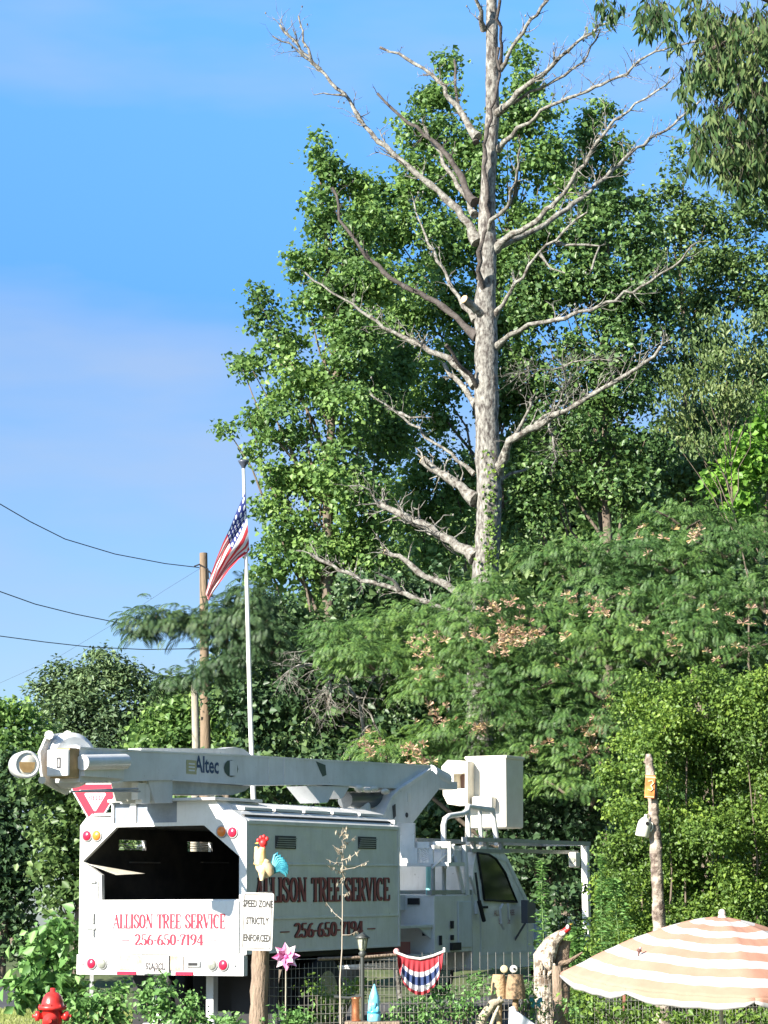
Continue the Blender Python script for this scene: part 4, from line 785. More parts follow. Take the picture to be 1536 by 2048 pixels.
# ------------------------------------------------------------------ the bare pine
PINEB = mat('pine_bark', (.05, .04, .035), .9, c2=(.31, .295, .26), nscale=13, namt=.5, bump=1.0, bscale=16, mapscale=(1, 1, .5), detail=8)
BRANCHB = mat('lichened_branch', (.07, .055, .045), .9, c2=(.31, .3, .26), nscale=10, namt=.5, bump=.7, bscale=30, detail=8)
CUTW = mat('cut_wood', (.7, .42, .2), .7, c2=(.8, .6, .35), nscale=30)
def dead_pine():
    Y = 51; s = S(Y); base = Vector((P(972, 1900, Y).x, Y, -.05)); B = lambda p: Vector(p)-base; rn = random.Random(4)
    t = empty('dead_pine', base, 'tall bare grey pine with lichened leafless branches rising out of the mimosa', 'tree')
    m = MB()
    tr = [(958,1900,31),(960,1400,29),(966,1190,28),(975,1090,28),(979,1000,27),(976,920,28),(974,850,26.5),(973,760,26),(973,690,25),(970,600,24),(974,560,21),(976,500,20),(973,440,19),(976,380,17.5),(980,300,16.5),(985,230,15.5),(984,150,14.5),(984,60,13.5),(983,-20,12),(980,-200,9)]
    pts = []; rad = []
    for (x0,y0,r0),(x1,y1,r1) in zip(tr[:-1], tr[1:]):
        k = max(2, int(abs(y1-y0)/14))
        for i in range(k):
            f = i/k; pts.append(B(P(x0+(x1-x0)*f, y0+(y1-y0)*f, Y))); rad.append((r0+(r1-r0)*f)*s*.92*(1+rn.uniform(-.04, .05)))
    random.seed(1); m.tube(pts, rad, 18, wob=.035); m.build('trunk', PINEB, t)
    def twig(m, p, d, L, r, dep=0):
        n = 4; q = [p]; d = d.normalized()
        for i in range(n):
            d = (d+Vector((rn.gauss(0, .22), rn.gauss(0, .22), rn.gauss(.04, .2)))).normalized(); q.append(q[-1]+d*L/n)
        m.tube(q, [r*(1-.75*i/n) for i in range(n+1)], 5, False)
        if dep > 0:
            for i in range(rn.randint(1, 3)):
                k = rn.randint(1, n); twig(m, q[k], d+Vector((rn.gauss(0, .8), rn.gauss(0, .6), rn.gauss(.1, .7))), L*.55, r*.5, dep-1)
        elif rn.random() < .12: # shrivelled cone at the tip
            m.ell(q[-1], (.02, .02, .03), 6, 4)
    def branch(pts, w0, w1, dy, tw=8, twl=.5, mt=BRANCHB, sub=(), cut=False, name='branch'):
        if pts[-1][0] < pts[0][0]-20 and dy < -1: dy = -dy*.45
        m = MB(); q = []; N = len(pts); rr = []
        L = sum(math.hypot(pts[i+1][0]-pts[i][0], pts[i+1][1]-pts[i][1]) for i in range(N-1)); acc = 0
        for i in range(N-1):
            seg = math.hypot(pts[i+1][0]-pts[i][0], pts[i+1][1]-pts[i][1]); k = max(1, int(seg/16))
            for j in range(k):
                f = j/k; g = (acc+seg*f)/L
                x = pts[i][0]+(pts[i+1][0]-pts[i][0])*f; y = pts[i][1]+(pts[i+1][1]-pts[i][1])*f
                w = rn.gauss(0, 2.2)*(g > .02); q.append(B(P(x+w, y+rn.gauss(0, 2.4)*(g > .02), Y+dy*g**.8))); rr.append(max(1.6, (w0+(w1-w0)*g**.7))*.41*s*(1+rn.uniform(-.14, .17))*(1+.55*max(0, 1-g*14)))
            acc += seg
        q.append(B(P(*pts[-1], Y+dy))); rr.append(max(1.4, w1)*.5*s)
        m.tube(q, rr, 9, wob=.08)
        for i in range(int(tw*2.6)):
            k = rn.randint(int(len(q)*.3), len(q)-1); d = (q[k]-q[k-1]).normalized()
            twig(m, q[k], d+Vector((rn.gauss(0, .7), rn.gauss(0, .6), rn.gauss(.25, .7))), twl*rn.uniform(.4, 1.1), max(.006, rr[k]*.35), 1)
        o = m.build(name, mt, t)
        if cut:
            c = MB(); d = (q[-1]-q[-2]).normalized(); c.lathe([(rr[-1]*1.03, 0), (rr[-1]*.95, .015), (.005, .02)], q[-1]-d*.003, 12, d); c.build('cut_end', CUTW, o)
    DB = mat('dark_branch', (.1, .085, .075), .9, c2=(.045, .035, .03), nscale=8, bump=.6, bscale=30)
    branch([(955,485),(915,420),(860,370),(800,320),(740,268),(700,205),(650,150),(605,100),(560,50)], 22, 6, -2.5, 14, .6)
    branch([(640,140),(605,112),(575,88),(545,72)], 8, 3, -.3, 5, .35)
    branch([(622,122),(608,80),(597,32)], 8, 4, 0, 2, .3)
    branch([(690,190),(665,187),(628,190)], 5, 2, 0, 1, .3)
    branch([(955,275),(915,215),(865,150),(830,125),(760,95)], 19, 6, -2, 6, .4)
    branch([(952,285),(922,225),(910,170),(909,120)], 13, 6, -2.2, 3, .3, DB)
    branch([(950,405),(900,320),(850,265),(800,232),(755,187)], 20, 6, -2.5, 4, .4, DB)
    branch([(950,430),(900,345),(868,290),(850,255)], 15, 8, 1.2, 6, .4)
    branch([(955,672),(900,622),(840,590),(780,555),(720,500),(682,440),(665,375)], 21, 6, -2.5, 5, .4, DB)
    branch([(950,772),(925,738),(880,708),(800,670),(720,622),(660,582),(610,545)], 19, 4, -2.8, 14, .5)
    branch([(962,780),(930,740),(905,712),(892,690)], 13, 8, -.8, 2, .2, DB)
    branch([(955,810),(920,770),(888,728)], 16, 9, 1, 2, .3)
    branch([(950,642),(905,578),(875,520),(850,470),(828,405)], 14, 4, 1.5, 7, .5)
    branch([(948,948),(900,908),(850,872),(790,820),(742,790)], 11, 4, -1.5, 6, .4)
    branch([(800,826),(820,838),(842,834)], 6, 3, -.4, 3, .3)
    branch([(952,1000),(920,972),(880,945),(846,920)], 26, 19, -1.6, 5, .45, cut=True)
    branch([(952,1116),(900,1086),(860,1058),(800,1028),(758,1008)], 28, 15, -2.5, 12, .6)
    branch([(758,1010),(742,982),(700,972)], 6, 3, -.2, 6, .45)
    branch([(940,1198),(880,1165),(850,1155),(818,1122),(770,1104)], 22, 11, -2.2, 4, .5, cut=True)
    branch([(950,1250),(860,1207),(800,1182),(720,1160),(660,1130),(622,1108)], 18, 8, -3, 9, .5)
    branch([(800,1182),(785,1160),(758,1148)], 9, 5, -.3, 1, .2)
    branch([(975,640),(945,610),(928,598)], 22, 17, -.5, 0, .1, cut=True)
    branch([(990,230),(1010,212),(1050,175),(1085,150),(1134,101),(1181,64),(1230,38)], 17, 6, -2.2, 12, .6)
    branch([(1000,215),(1060,185),(1110,160),(1165,128),(1200,60)], 11, 4, -1.8, 8, .5)
    branch([(1000,140),(1015,110),(1046,67),(1093,0),(1120,-40)], 12, 7, -1.2, 4, .5)
    branch([(995,300),(1039,256),(1100,212),(1174,182),(1255,148),(1309,101),(1397,81)], 13, 4, -2.5, 16, .55)
    branch([(990,500),(1012,480),(1073,445),(1127,384),(1174,317),(1215,256),(1275,209),(1335,168)], 19, 4, -2, 18, .55)
    branch([(995,490),(1073,458),(1134,418),(1208,357),(1275,297),(1343,249),(1400,202)], 19, 5, 1.5, 16, .6)
    branch([(985,640),(1033,566),(1080,506),(1127,465),(1174,425)], 14, 4, -1.5, 6, .4)
    branch([(1080,508),(1105,532),(1130,546)], 6, 3, -.4, 1, .2); branch([(1114,485),(1150,490),(1194,494),(1183,540)], 8, 5, -.4, 2, .2)
    branch([(985,700),(1008,680),(1053,651),(1127,637),(1215,607),(1296,566),(1350,530),(1385,490)], 15, 4, -2.8, 12, .5)
    branch([(992,950),(1019,885),(1073,850),(1141,816),(1208,775),(1275,735),(1322,693)], 24, 7, -2.5, 14, .6)
    branch([(990,960),(1008,900),(1030,870),(1055,830),(1062,798)], 14, 7, -1, 5, .5)
    branch([(1073,850),(1110,820),(1130,770),(1125,730)], 9, 3, -1.5, 16, .7); branch([(1100,835),(1110,880),(1105,930)], 6, 2, -1.6, 10, .6)
    branch([(1125,735),(1080,738),(1040,748)], 5, 2, -.6, 12, .6); branch([(1125,735),(1165,722),(1215,720)], 5, 2, -.6, 9, .5)
    branch([(990,970),(1020,950),(1050,940)], 11, 6, .5, 1, .2)
    branch([(968,60),(962,20),(945,-20)], 13, 9, -.6, 2, .3); branch([(1000,130),(1003,90),(996,40),(1000,0)], 10, 7, -.8, 2, .2, DB)
    branch([(972,472),(985,440),(1013,418),(1033,364),(1040,297)], 13, 5, -1.5, 4, .4)
    branch([(960,560),(962,500),(978,431),(968,350),(972,270),(987,202),(1000,150),(997,95)], 13, 7, -.55, 3, .3, DB, name='vine_stem')
    branch([(970,600),(960,560),(958,500)], 15, 9, -.6, 0, .3, DB, name='vine_stem')
    # a little ivy on the lower trunk
    C = []
    for i in range(520):
        y = rn.uniform(900, 1200); x = 983+rn.gauss(0, 10)+(y-1000)*-.02
        if rn.random() > (y-870)/330: continue
        C.append(tuple(B(P(x, y, Y-.3-rn.random()*.08))))
    C = np.array(C); n = len(C); leaves('ivy', C, unit(rdir(n)-UPV), unit(rdir(n)*.6+np.array([-.3,-1,.4])), .06+.05*RNG.random(n), .07, LM_VINE, t)
dead_pine()
def dead_brush(name, label, Y, roots, seed, cat='dead branch'):
    rn = random.Random(seed); c = P(*roots[0][:2], Y); base = Vector((c.x, Y, 0)); t = MB()
    def grow(p, d, L, r, dep):
        n = 5; q = [p]
        for i in range(n):
            d = (d+Vector((rn.gauss(0, .3), rn.gauss(0, .3), rn.gauss(-.08, .25)))).normalized(); q.append(q[-1]+d*L/n)
        t.tube([a-base for a in q], [r*(1-.7*i/n) for i in range(n+1)], 6, False)
        if dep:
            for i in range(rn.randint(3, 5)): grow(q[rn.randint(1, n)], d+Vector((rn.gauss(0, .9), rn.gauss(0, .7), rn.gauss(0, .8))), L*.6, r*.55, dep-1)
    for x, y, x1, y1, L, r in roots: grow(P(x, y, Y), (P(x1, y1, Y)-P(x, y, Y)).normalized(), L, r, 3)
    x, y = roots[0][:2]; t.tube([P(x, y, Y)-base, Vector((.4, .3, (P(x, y, Y).z)*.5)), Vector((.8, .5, -.1))], [.045, .05, .06], 7)
    o = t.build(name, BRANCHB, None); o.location = base; tag(o, label, cat); return o
dead_brush('fallen_branch', 'tangled pale dead branches hanging above the boom, right of the flagpole', 48, [(720,1400,600,1320,1.5,.03),(700,1370,640,1300,1.2,.028),(660,1340,560,1300,1.0,.022),(660,1360,640,1440,.8,.02),(760,1470,690,1380,1.1,.03)], 8)

# ------------------------------------------------------------------ poles, wires, flag
POLEW = mat('weathered_pole', (.17, .12, .075), .85, c2=(.28, .2, .13), nscale=6, namt=.8, bump=.6, bscale=25, mapscale=(3, 3, .25))
POLEL = mat('grey_pole_wood', (.42, .38, .3), .85, c2=(.3, .26, .2), nscale=6, bump=.5, bscale=25, mapscale=(3, 3, .25))
def poles():
    Y = 56; top = P(407, 1106, Y); s = S(Y)
    t = empty('utility_pole', (P(411, 1490, Y).x, Y, 0), 'tall brown wooden utility pole between the flag and the distant oak', 'pole'); b = Vector(t.location)
    m = MB(); m.tube([Vector((0,0,-.1)), P(411,1490,Y)-b, P(408,1250,Y)-b, top-b], [.17,.125,.1,.092], 12, wob=.02); m.build('pole', POLEW, t)
    m = MB(); c = P(407,1133,Y-.1)-b; m.tube([c-X*.22, c-X*.1+Z*.05, c+X*.1-Z*.06, c+X*.12-Z*.3], .018, 6); m.tube([c+X*.12-Z*.1, c+X*.2-Z*.2], .02, 6); m.build('wire_bracket', BLACK, t)
    Y2 = 54; t2 = MB(); b = Vector((P(391,1490,Y2).x, Y2, 0)); t2.tube([Vector((0,0,-.1)), P(392,1490,Y2)-b, P(389,1365,Y2)-b], [.1,.085,.08], 12, wob=.03)
    o = t2.build('wooden_post', POLEL); o.location = b; tag(o, 'short pale grey wooden post standing just left of the utility pole', 'post')
    def wire(pts, r, label):
        w = MB(); q = [P(*p) for p in pts]; out = []
        for i in range(len(q)-1):
            for k in range(6): out.append(q[i].lerp(q[i+1], k/6))
        out.append(q[-1]); b0 = out[0].copy(); w.tube([p-b0 for p in out], r, 5); o = w.build('overhead_wire', mat('cable', (.03,.03,.035), .6)); o.location = b0; tag(o, label, 'wire', None)
    wire([(-40,990,50),(0,1008,50.5),(60,1043,51.5),(130,1078,52.5),(230,1108,54),(330,1127,55.2),(398,1135,55.9)], .011, 'topmost black cable running to the utility pole')
    wire([(-40,1170,50),(0,1183,50.5),(70,1208,51.5),(150,1228,53),(240,1246,54),(330,1256,55),(405,1262,55.8)], .011, 'middle black cable, passing into the dark mimosa bough')
    wire([(-40,1266,50),(0,1272,50.5),(90,1284,52),(180,1294,53),(290,1299,54.5),(405,1297,55.8)], .01, 'lowest black cable, just above the rounded pine')
    wire([(-40,1378,62),(0,1366,62),(120,1312,60),(230,1246,58),(330,1180,57),(400,1137,56)], .003, 'thin faint guy wire slanting up to the top of the utility pole')
    # flagpole
    Y = 46; b = Vector((P(510, 1850, Y).x, Y, 0)); t = empty('flagpole', b, 'slender white flagpole with a dark cap rising behind the truck', 'flagpole')
    m = MB(); m.tube([Vector((0,0,-.05)), P(507,1600,Y)-b, P(501,1440,Y)-b, P(494,1180,Y)-b, P(487,935,Y)-b], [.055,.05,.046,.04,.03], 12); m.build('pole', mat('white_pole', (.75,.73,.68), .4), t)
    m = MB(); m.lathe([(.03,-.05),(.05,0),(.09,.06),(.11,.1),(.02,.13)], P(487,932,Y)-b, 14); m.build('cap', mat('dark_cap', (.06,.07,.1), .4), t)
    # flag
    fm = bpy.data.materials.new('flag_cloth'); fm.use_nodes = True; T = fm.node_tree; L = T.links.new; bs = T.nodes['Principled BSDF']; bs.inputs['Roughness'].default_value = .8
    uv = nd(T, 'ShaderNodeUVMap'); sx = nd(T, 'ShaderNodeSeparateXYZ'); L(uv.outputs[0], sx.inputs[0])
    def M(op, a, b_=None, c_=None):
        n = nd(T, 'ShaderNodeMath', operation=op)
        for i, v in enumerate((a, b_, c_)):
            if v is None: continue
            if isinstance(v, (int, float)): n.inputs[i].default_value = v
            else: L(v, n.inputs[i])
        return n.outputs[0]
    u, v = sx.outputs[0], sx.outputs[1]
    st = M('LESS_THAN', M('MODULO', M('MULTIPLY', v, 13.0), 2.0), 1.0)
    can = M('MULTIPLY', M('LESS_THAN', u, .4), M('LESS_THAN', v, 7/13))
    fu = M('SUBTRACT', M('FRACT', M('MULTIPLY', u, 6/.4)), .5); fv = M('SUBTRACT', M('FRACT', M('MULTIPLY', v, 5*13/7)), .5)
    star = M('LESS_THAN', M('ADD', M('MULTIPLY', fu, fu), M('MULTIPLY', fv, fv)), .085)
    m1 = nd(T, 'ShaderNodeMixRGB'); m1.inputs[1].default_value = (.8,.76,.74,1); m1.inputs[2].default_value = (.6,.05,.06,1); L(st, m1.inputs[0])
    m2 = nd(T, 'ShaderNodeMixRGB'); m2.inputs[1].default_value = (.03,.045,.2,1); m2.inputs[2].default_value = (.75,.76,.8,1); L(star, m2.inputs[0])
    m3 = nd(T, 'ShaderNodeMixRGB'); L(can, m3.inputs[0]); L(m1.outputs[0], m3.inputs[1]); L(m2.outputs[0], m3.inputs[2]); L(m3.outputs[0], bs.inputs['Base Color'])
    tr = nd(T, 'ShaderNodeBsdfTranslucent'); mx = nd(T, 'ShaderNodeMixShader'); mx.inputs[0].default_value = .3; L(m3.outputs[0], tr.inputs[0]); L(bs.outputs[0], mx.inputs[1]); L(tr.outputs[0], mx.inputs[2]); L(mx.outputs[0], T.nodes['Material Output'].inputs[0])
    topc = [(490,985),(470,1030),(460,1056),(446,1085),(432,1120),(420,1155),(411,1188)]; botc = [(499,1100),(494,1106),(478,1118),(458,1140),(440,1165),(428,1182),(417,1202)]
    def cur(c, t_): k = t_*(len(c)-1); i = min(int(k), len(c)-2); f = k-i; return (c[i][0]*(1-f)+c[i+1][0]*f, c[i][1]*(1-f)+c[i+1][1]*f)
    NU, NV = 48, 26; vs = []; uvs = []
    for i in range(NU+1):
        for j in range(NV+1):
            a, c = i/NU, j/NV; p0, p1 = cur(topc, a), cur(botc, a)
            g = c+.09*math.sin(c*9+a*4)*math.sin(math.pi*c)
            x = p0[0]*(1-g)+p1[0]*g; y = p0[1]*(1-g)+p1[1]*g
            vs.append(P(x, y, Y-.05-.16*math.sin(c*11+a*5)*(.25+a)-.25*a)); uvs.append((a, c))
    b0 = vs[0].copy(); me = bpy.data.meshes.new('flag'); n = NV+1
    me.from_pydata([tuple(q-b0) for q in vs], [], [(i*n+j,(i+1)*n+j,(i+1)*n+j+1,i*n+j+1) for i in range(NU) for j in range(NV)])
    ul = me.uv_layers.new(name='UVMap')
    for lp in me.loops: ul.data[lp.index].uv = uvs[lp.vertex_index]
    for p in me.polygons: p.use_smooth = True
    o = obj('flag', me, fm); o.location = b0; tag(o, 'limp stars and stripes flag hanging from the white flagpole', 'flag')
poles()

# ------------------------------------------------------------------ street things
def yield_sign():
    Y = 37.5; s = S(Y); c = P(191, 1570, Y); b = Vector((c.x, Y, 0)); t = empty('yield_sign', b, 'red and white triangular yield sign under the boom, partly behind the chip box corner', 'road sign')
    def tri(k, y, z0=0): # rounded triangle, k = half width
        h = k*1.72; vs = []
        for cx, cz, a0 in ((k-.06*k/.38*1, -.06*k/.38, 90), (0-0, -h+.12*k/.38, -30-0), (-k+.06*k/.38, -.06*k/.38, 90)):
            pass
        r = .05*k/.38; cs = [(k-r*1.5, -r), (0, -h+r*2), (-k+r*1.5, -r)]; an = [(90, -30), (-30, -150), (-150, -270)]
        for (x, z), (a0, a1) in zip(cs, an):
            for i in range(5): a = R(a0+(a1-a0)*i/4); vs.append(Vector((x+r*math.cos(a), y, z+z0+r*math.sin(a))))
        return vs
    ztop = P(193, 1566, Y).z
    m = MB(); m.prism([v+Z*ztop for v in tri(.42, 0)], (0, .004, 0)); f = m.build('sign_face', WHITE, t)
    m = MB(); m.prism([v+Z*ztop for v in tri(.385, -.001, -.02)], (0, -.003, 0)); m.build('red_border', mat('sign_red', (.62,.03,.06), .4), f)
    m = MB(); m.prism([v+Z*ztop for v in tri(.175, -.0045, -.15)], (0, -.003, 0)); m.build('white_centre', mat('sign_white', (.75,.68,.7), .45), f)
    sans_text('lettering', ['YIELD'], .1, (0, -.009, ztop-.26), X, Z, mat('sign_red', (0,0,0)), f, -Y_, xs=.95, bold=.01)
    m = MB(); m.box((-.03,.006,-.1),(.03,.03,ztop-.05)); m.build('post', GREYM, t, bevel=.004)
    t.rotation_euler = (0, 0, R(-4))
yield_sign()
def hydrant():
    Y = 30; s = S(Y); c = P(106, 1976, Y); b = Vector((c.x, Y, gz(c.x, Y))); t = empty('fire_hydrant', b, 'red fire hydrant on the grass at the lower left', 'fire hydrant'); b_ = c.z
    RD = mat('hydrant_red', (.62,.04,.03), .35, c2=(.45,.025,.02), nscale=12, coat=.3); o = lambda z: b_-b.z+z
    m = MB(); m.lathe([(.19,0),(.19,.04),(.125,.06),(.12,o(-.36)),(.125,o(-.26)),(.17,o(-.255)),(.175,o(-.22)),(.135,o(-.2)),(.13,o(-.16)),(.11,o(-.1)),(.075,o(-.06)),(.035,o(-.045)),(.03,o(0)),(.002,o(.002))], (0,0,0), 24); m.build('barrel', RD, t)
    for x, r_, l in ((.1,.05,.1),(-.1,.05,.1)):
        m = MB(); sg = 1 if x > 0 else -1; m.lathe([(r_*.8,0),(r_*.8,l*.5),(r_*1.2,l*.55),(r_*1.2,l),(r_*.4,l+.01),(r_*.35,l+.04)], (x,-.02,o(-.33)), 16, (sg,-.25,0)); m.build('outlet', RD, t)
    m = MB(); m.lathe([(.07,0),(.07,.05),(.09,.055),(.09,.1),(.03,.11),(.025,.14)], (0,-.1,o(-.38)), 18, (0,-1,0)); m.build('pumper_outlet', RD, t)
    m = MB()
    for k in range(8): a = k*math.pi/4; m.lathe([(.012,0),(.012,.025)], (.155*math.cos(a),.155*math.sin(a),o(-.22)), 6)
    m.build('flange_bolts', RD, t)
hydrant()

# ------------------------------------------------------------------ yard: fence, ornaments
WIRE = mat('galvanised_wire', (.33,.32,.29), .7, .1, c2=(.22,.2,.17), nscale=20)
LOGW = mat('log_post', (.2,.14,.1), .9, c2=(.33,.25,.18), nscale=14, namt=.7, bump=1, bscale=22, mapscale=(2,2,.4))
def fence():
    Y0, Y1 = 27.3, 28.6
    A = P(522, 1950, Y0); Bp = P(1113, 1950, Y1); C = P(1560, 1950, 30.0)
    t = empty('wire_fence', (A.x, A.y, gz(0, Y0)), 'rusty welded wire garden fence running from the sign post past the parasol', 'fence'); b = Vector(t.location)
    def panel(a, c, ztop0, ztop1, zb, dx=.05, dz=.098, vt=None):
        m = MB(); d = Vector((c.x-a.x, c.y-a.y, 0)); L = d.length; d.normalize(); n = int(L/dx)
        for i in range(n+1):
            f = i/n; p = Vector((a.x, a.y, 0))+d*(L*f); z1 = ztop0+(ztop1-ztop0)*f+random.uniform(-.004, .004); wob = Vector((random.gauss(0, .003), random.gauss(0, .004), 0))
            m.tube([p+Vector((0,0,zb))-b, p+Vector((0,0,(zb+z1)/2))+wob-b, p+Vector((0,0,(vt if vt and i % 2 else z1)))+wob-b], .003, 4, False)
        z = zb+.03
        while z < max(ztop0, ztop1)-.01:
            q = []
            for k in range(13):
                f = k/12; zz = z+math.sin(f*9+z*4)*.008; q.append(Vector((a.x, a.y, 0))+d*(L*f)+Vector((0,-.004,zz))-b)
            m.tube(q, .004, 4, False); z += dz
        return m
    zt0, zt1 = P(540,1918,Y0).z, P(1113,1906,Y1).z; g = gz(0, Y0)
    mid = A.lerp(Bp, .52)
    panel(A, mid, P(540,1932,Y0).z, P(800,1912,28).z, g).build('wire_panel', WIRE, t)
    panel(mid, Bp, P(860,1945,28).z, P(1110,1962,28.6).z, g, vt=P(900,1905,28).z).build('wire_panel', WIRE, t)
    panel(Bp, C, P(1120,1950,28.6).z, P(1500,1990,30).z, g).build('wire_panel', WIRE, t)
    m = MB(); m.tube([P(636,1918,27.5)-b, P(720,1915,27.7)-b, P(800,1909,27.9)-b], .018, 8); m.build('top_rail', LOGW, t)
    for px, Y, zt, r_, lx in ((522,27.2,1880,.1,6),(1115,28.5,1932,.068,-2)):
        m = MB(); p = P(px, zt, Y); q = []; rr = []
        for k in range(12):
            f = k/11; q.append(Vector((p.x-(1-f)*lx*S(Y), Y, g-.1+(p.z-g+.1)*f))-b); rr.append(r_*(1.05-.12*f)*random.uniform(.95, 1.06))
        m.tube(q, rr, 14, wob=.07); m.build('post', LOGW, t)
    m = MB(); p = P(1248, 1990, 29.2); m.box(Vector((p.x-.015, p.y-.01, g-.1))-b, Vector((p.x+.015, p.y+.02, p.z))-b); m.build('steel_stake', mat('rust_red', (.3,.1,.06), .8), t)
fence()
def speed_sign():
    Y = 27.0; c = P(517, 1843, Y); w, h = 62*S(Y)/2, 112*S(Y)/2
    t = empty('speed_zone_sign', c, 'small white sign reading SPEED ZONE STRICTLY ENFORCED on the log post', 'sign')
    def rr(w, h, r_, y):
        v = []
        for cx, cz, a0 in ((w-r_, h-r_, 0), (-w+r_, h-r_, 90), (-w+r_, -h+r_, 180), (w-r_, -h+r_, 270)):
            for i in range(5): a = R(a0+i*22.5); v.append(Vector((cx+r_*math.cos(a), y, cz+r_*math.sin(a))))
        return v
    m = MB(); m.prism(rr(w, h, .025, -.13), (0, .005, 0)); f = m.build('sign_face', mat('sign_board', (.76,.74,.7), .5, c2=(.66,.62,.58), nscale=6), t)
    SG = mat('sign_lettering', (.06,.055,.05), .6)
    m = MB(); m.prism(rr(w-.018, h-.018, .02, -.1305), (0, -.001, 0), rr(w-.025, h-.025, .015, -.1305)); m.build('border_line', SG, f)
    sans_text('lettering', ['SPEED ZONE', 'STRICTLY', 'ENFORCED'], .105, (0, -.1325, h-.155), X, Z, SG, f, -Y_, xs=.54, gap=1.75, bold=.03)
    m = MB(); m.box((-.01,-.125,-h+.02),(.01,-.09,h-.02)); m.build('backing_strip', GREYM, t)
    t.rotation_euler = (0, R(1.8), R(-3))
speed_sign()
def rooster():
    Y = 27.1; s = S(Y); c = P(535, 1785, Y); t = empty('rooster_ornament', c, 'painted rooster ornament with red comb and teal tail above the speed zone sign', 'garden ornament')
    K = lambda px, py, dy=0: Vector(((px-535)*s, dy, (1785-py)*s))
    CR = mat('rooster_cream', (.75,.66,.5), .5, c2=(.8,.45,.15), nscale=9, namt=.8)
    m = MB(); m.tube([K(512,1695),K(516,1715),K(524,1730),K(534,1742),K(542,1752)], [.02,.05,.085,.095,.05], 14); m.tube([K(530,1725),K(525,1745,-.06),K(524,1762,-.06)], [.07,.05,.02], 10); m.build('body', CR, t)
    m = MB(); m.tube([K(521,1730,-.01),K(522,1710,-.02),K(525,1697,-.02)], [.08,.055,.035], 12); m.build('neck', mat('rooster_orange', (.85,.45,.12), .5, c2=(.8,.6,.3), nscale=14), t)
    m = MB(); m.ell(K(526,1688), (.045,.035,.045), 12, 8)
    for a, b_ in ((516,1683),(521,1678),(527,1676),(533,1680)): m.ell(K(a,b_), (.022,.01,.026), 8, 6)
    m.ell(K(528,1700,-.02), (.018,.012,.03), 8, 6); h = m.build('head', mat('rooster_red', (.62,.03,.03), .45), t)
    m = MB(); m.lathe([(.014,0),(.001,.04)], K(516,1688), 8, (-1,0,-.1)); m.build('beak', mat('beak_yellow', (.7,.45,.08), .5), h)
    m = MB()
    for i in range(9):
        f = i/8; a = K(543,1745); e = K(552+20*math.sin(f*2.2)+2, 1708+f*40); mid = a.lerp(e, .6)+Vector((0,0,.03+.03*(1-f)))
        m.tube([a, mid, e, e+Vector((.01,0,-.035))], [.03,.022,.02,.005], 7)
    m.build('tail', mat('rooster_teal', (.02,.16,.24), .4, c2=(.08,.4,.45), nscale=18, namt=.6), t)
    m = MB(); m.tube([K(538,1752),K(540,1770),K(540,1785)], .008, 6); m.tube([K(527,1755),K(526,1772),K(526,1785)], .008, 6); m.tube([K(519,1785),K(545,1785)], .012, 6); m.build('legs', BLACK, t)
    m = MB(); m.tube([K(533,1785), K(531,1860)], [.03,.03], 8); m.build('mount', BARK, t)
rooster()
def pinwheel():
    Y = 26.8; s = S(Y); c = P(572, 1913, Y); t = empty('flower_pinwheel', Vector((c.x, Y, gz(0, Y))), 'pink and white flower pinwheel on a thin stake beside the speed zone sign', 'pinwheel'); k = c-Vector(t.location)
    m = MB(); rn = random.Random(2)
    for ringi, (n, L_, tilt) in enumerate(((8,.155,.35),(6,.1,.9))):
        for i in range(n):
            a = 2*math.pi*i/n+.3*ringi; d = Vector((math.cos(a), 0, math.sin(a))); sd = Vector((-math.sin(a), 0, math.cos(a))); f = Vector((0,-1,0))
            P0 = k; P1 = k+d*L_*.5+f*tilt*.05+sd*.045; P2 = k+d*L_+f*(tilt*.12)+sd*.01; P3 = k+d*L_*.5+f*tilt*.07-sd*.04; P4 = k+d*L_*.55+f*tilt*.02
            m.cur = i % 2; m.add([P0,P1,P2,P4], [(0,1,2,3)]); m.cur = 1-(i % 2) if rn.random() < .4 else i % 2; m.add([P0,P4,P2,P3], [(0,1,2,3)])
    m.build('petals', [mat('pink_petal', (.75,.28,.5), .4), mat('pale_petal', (.8,.68,.74), .4)], t, fixn=False)
    m = MB(); m.ell(k+Vector((0,-.03,0)), (.025,.02,.025)); m.build('hub', mat('pink_hub', (.55,.12,.32), .4), t)
    m = MB(); m.tube([Vector((0,.01,-.05)), k+Vector((0,.01,0))], .008, 6); m.build('stake', POLEL, t)
pinwheel()
def solar_lamp():
    Y = 26.4; c = P(725, 1875, Y); s = S(Y); g = gz(0, Y); t = empty('garden_lamp', Vector((c.x, Y, g)), 'dark lantern on a tall post with a crossbar behind the copper pot', 'lamp post'); z = c.z-g
    BK = mat('lamp_black', (.05,.055,.05), .45)
    m = MB(); m.tube([(0,0,-.05),(0,0,z-.13)], .022, 10); m.lathe([(.03,z-.2),(.045,z-.17),(.025,z-.14)], (0,0,0), 12); m.tube([(-.3,0,z-.62),(-.15,.0,z-.635),(0,0,z-.61)], .018, 8); m.tube([(.0,0,z-.3),(.13,0,z-.3)], .01, 6); m.build('post', BK, t)
    m = MB(); m.lathe([(.025,z-.14),(.04,z-.12),(.055,z-.01)], (0,0,0), 8); m.build('glass', mat('lamp_glass', (.25,.27,.2), .15, c2=(.5,.5,.4), nscale=25), t)
    m = MB(); m.lathe([(.075,z-.01),(.08,z),(.04,z+.03),(.012,z+.05),(.002,z+.055)], (0,0,0), 8)
    for k in range(4): a = k*math.pi/2; m.tube([(.04*math.cos(a),.04*math.sin(a),z-.12),(.057*math.cos(a),.057*math.sin(a),z-.01)], .005, 4)
    m.build('lantern_frame', BK, t)
solar_lamp()
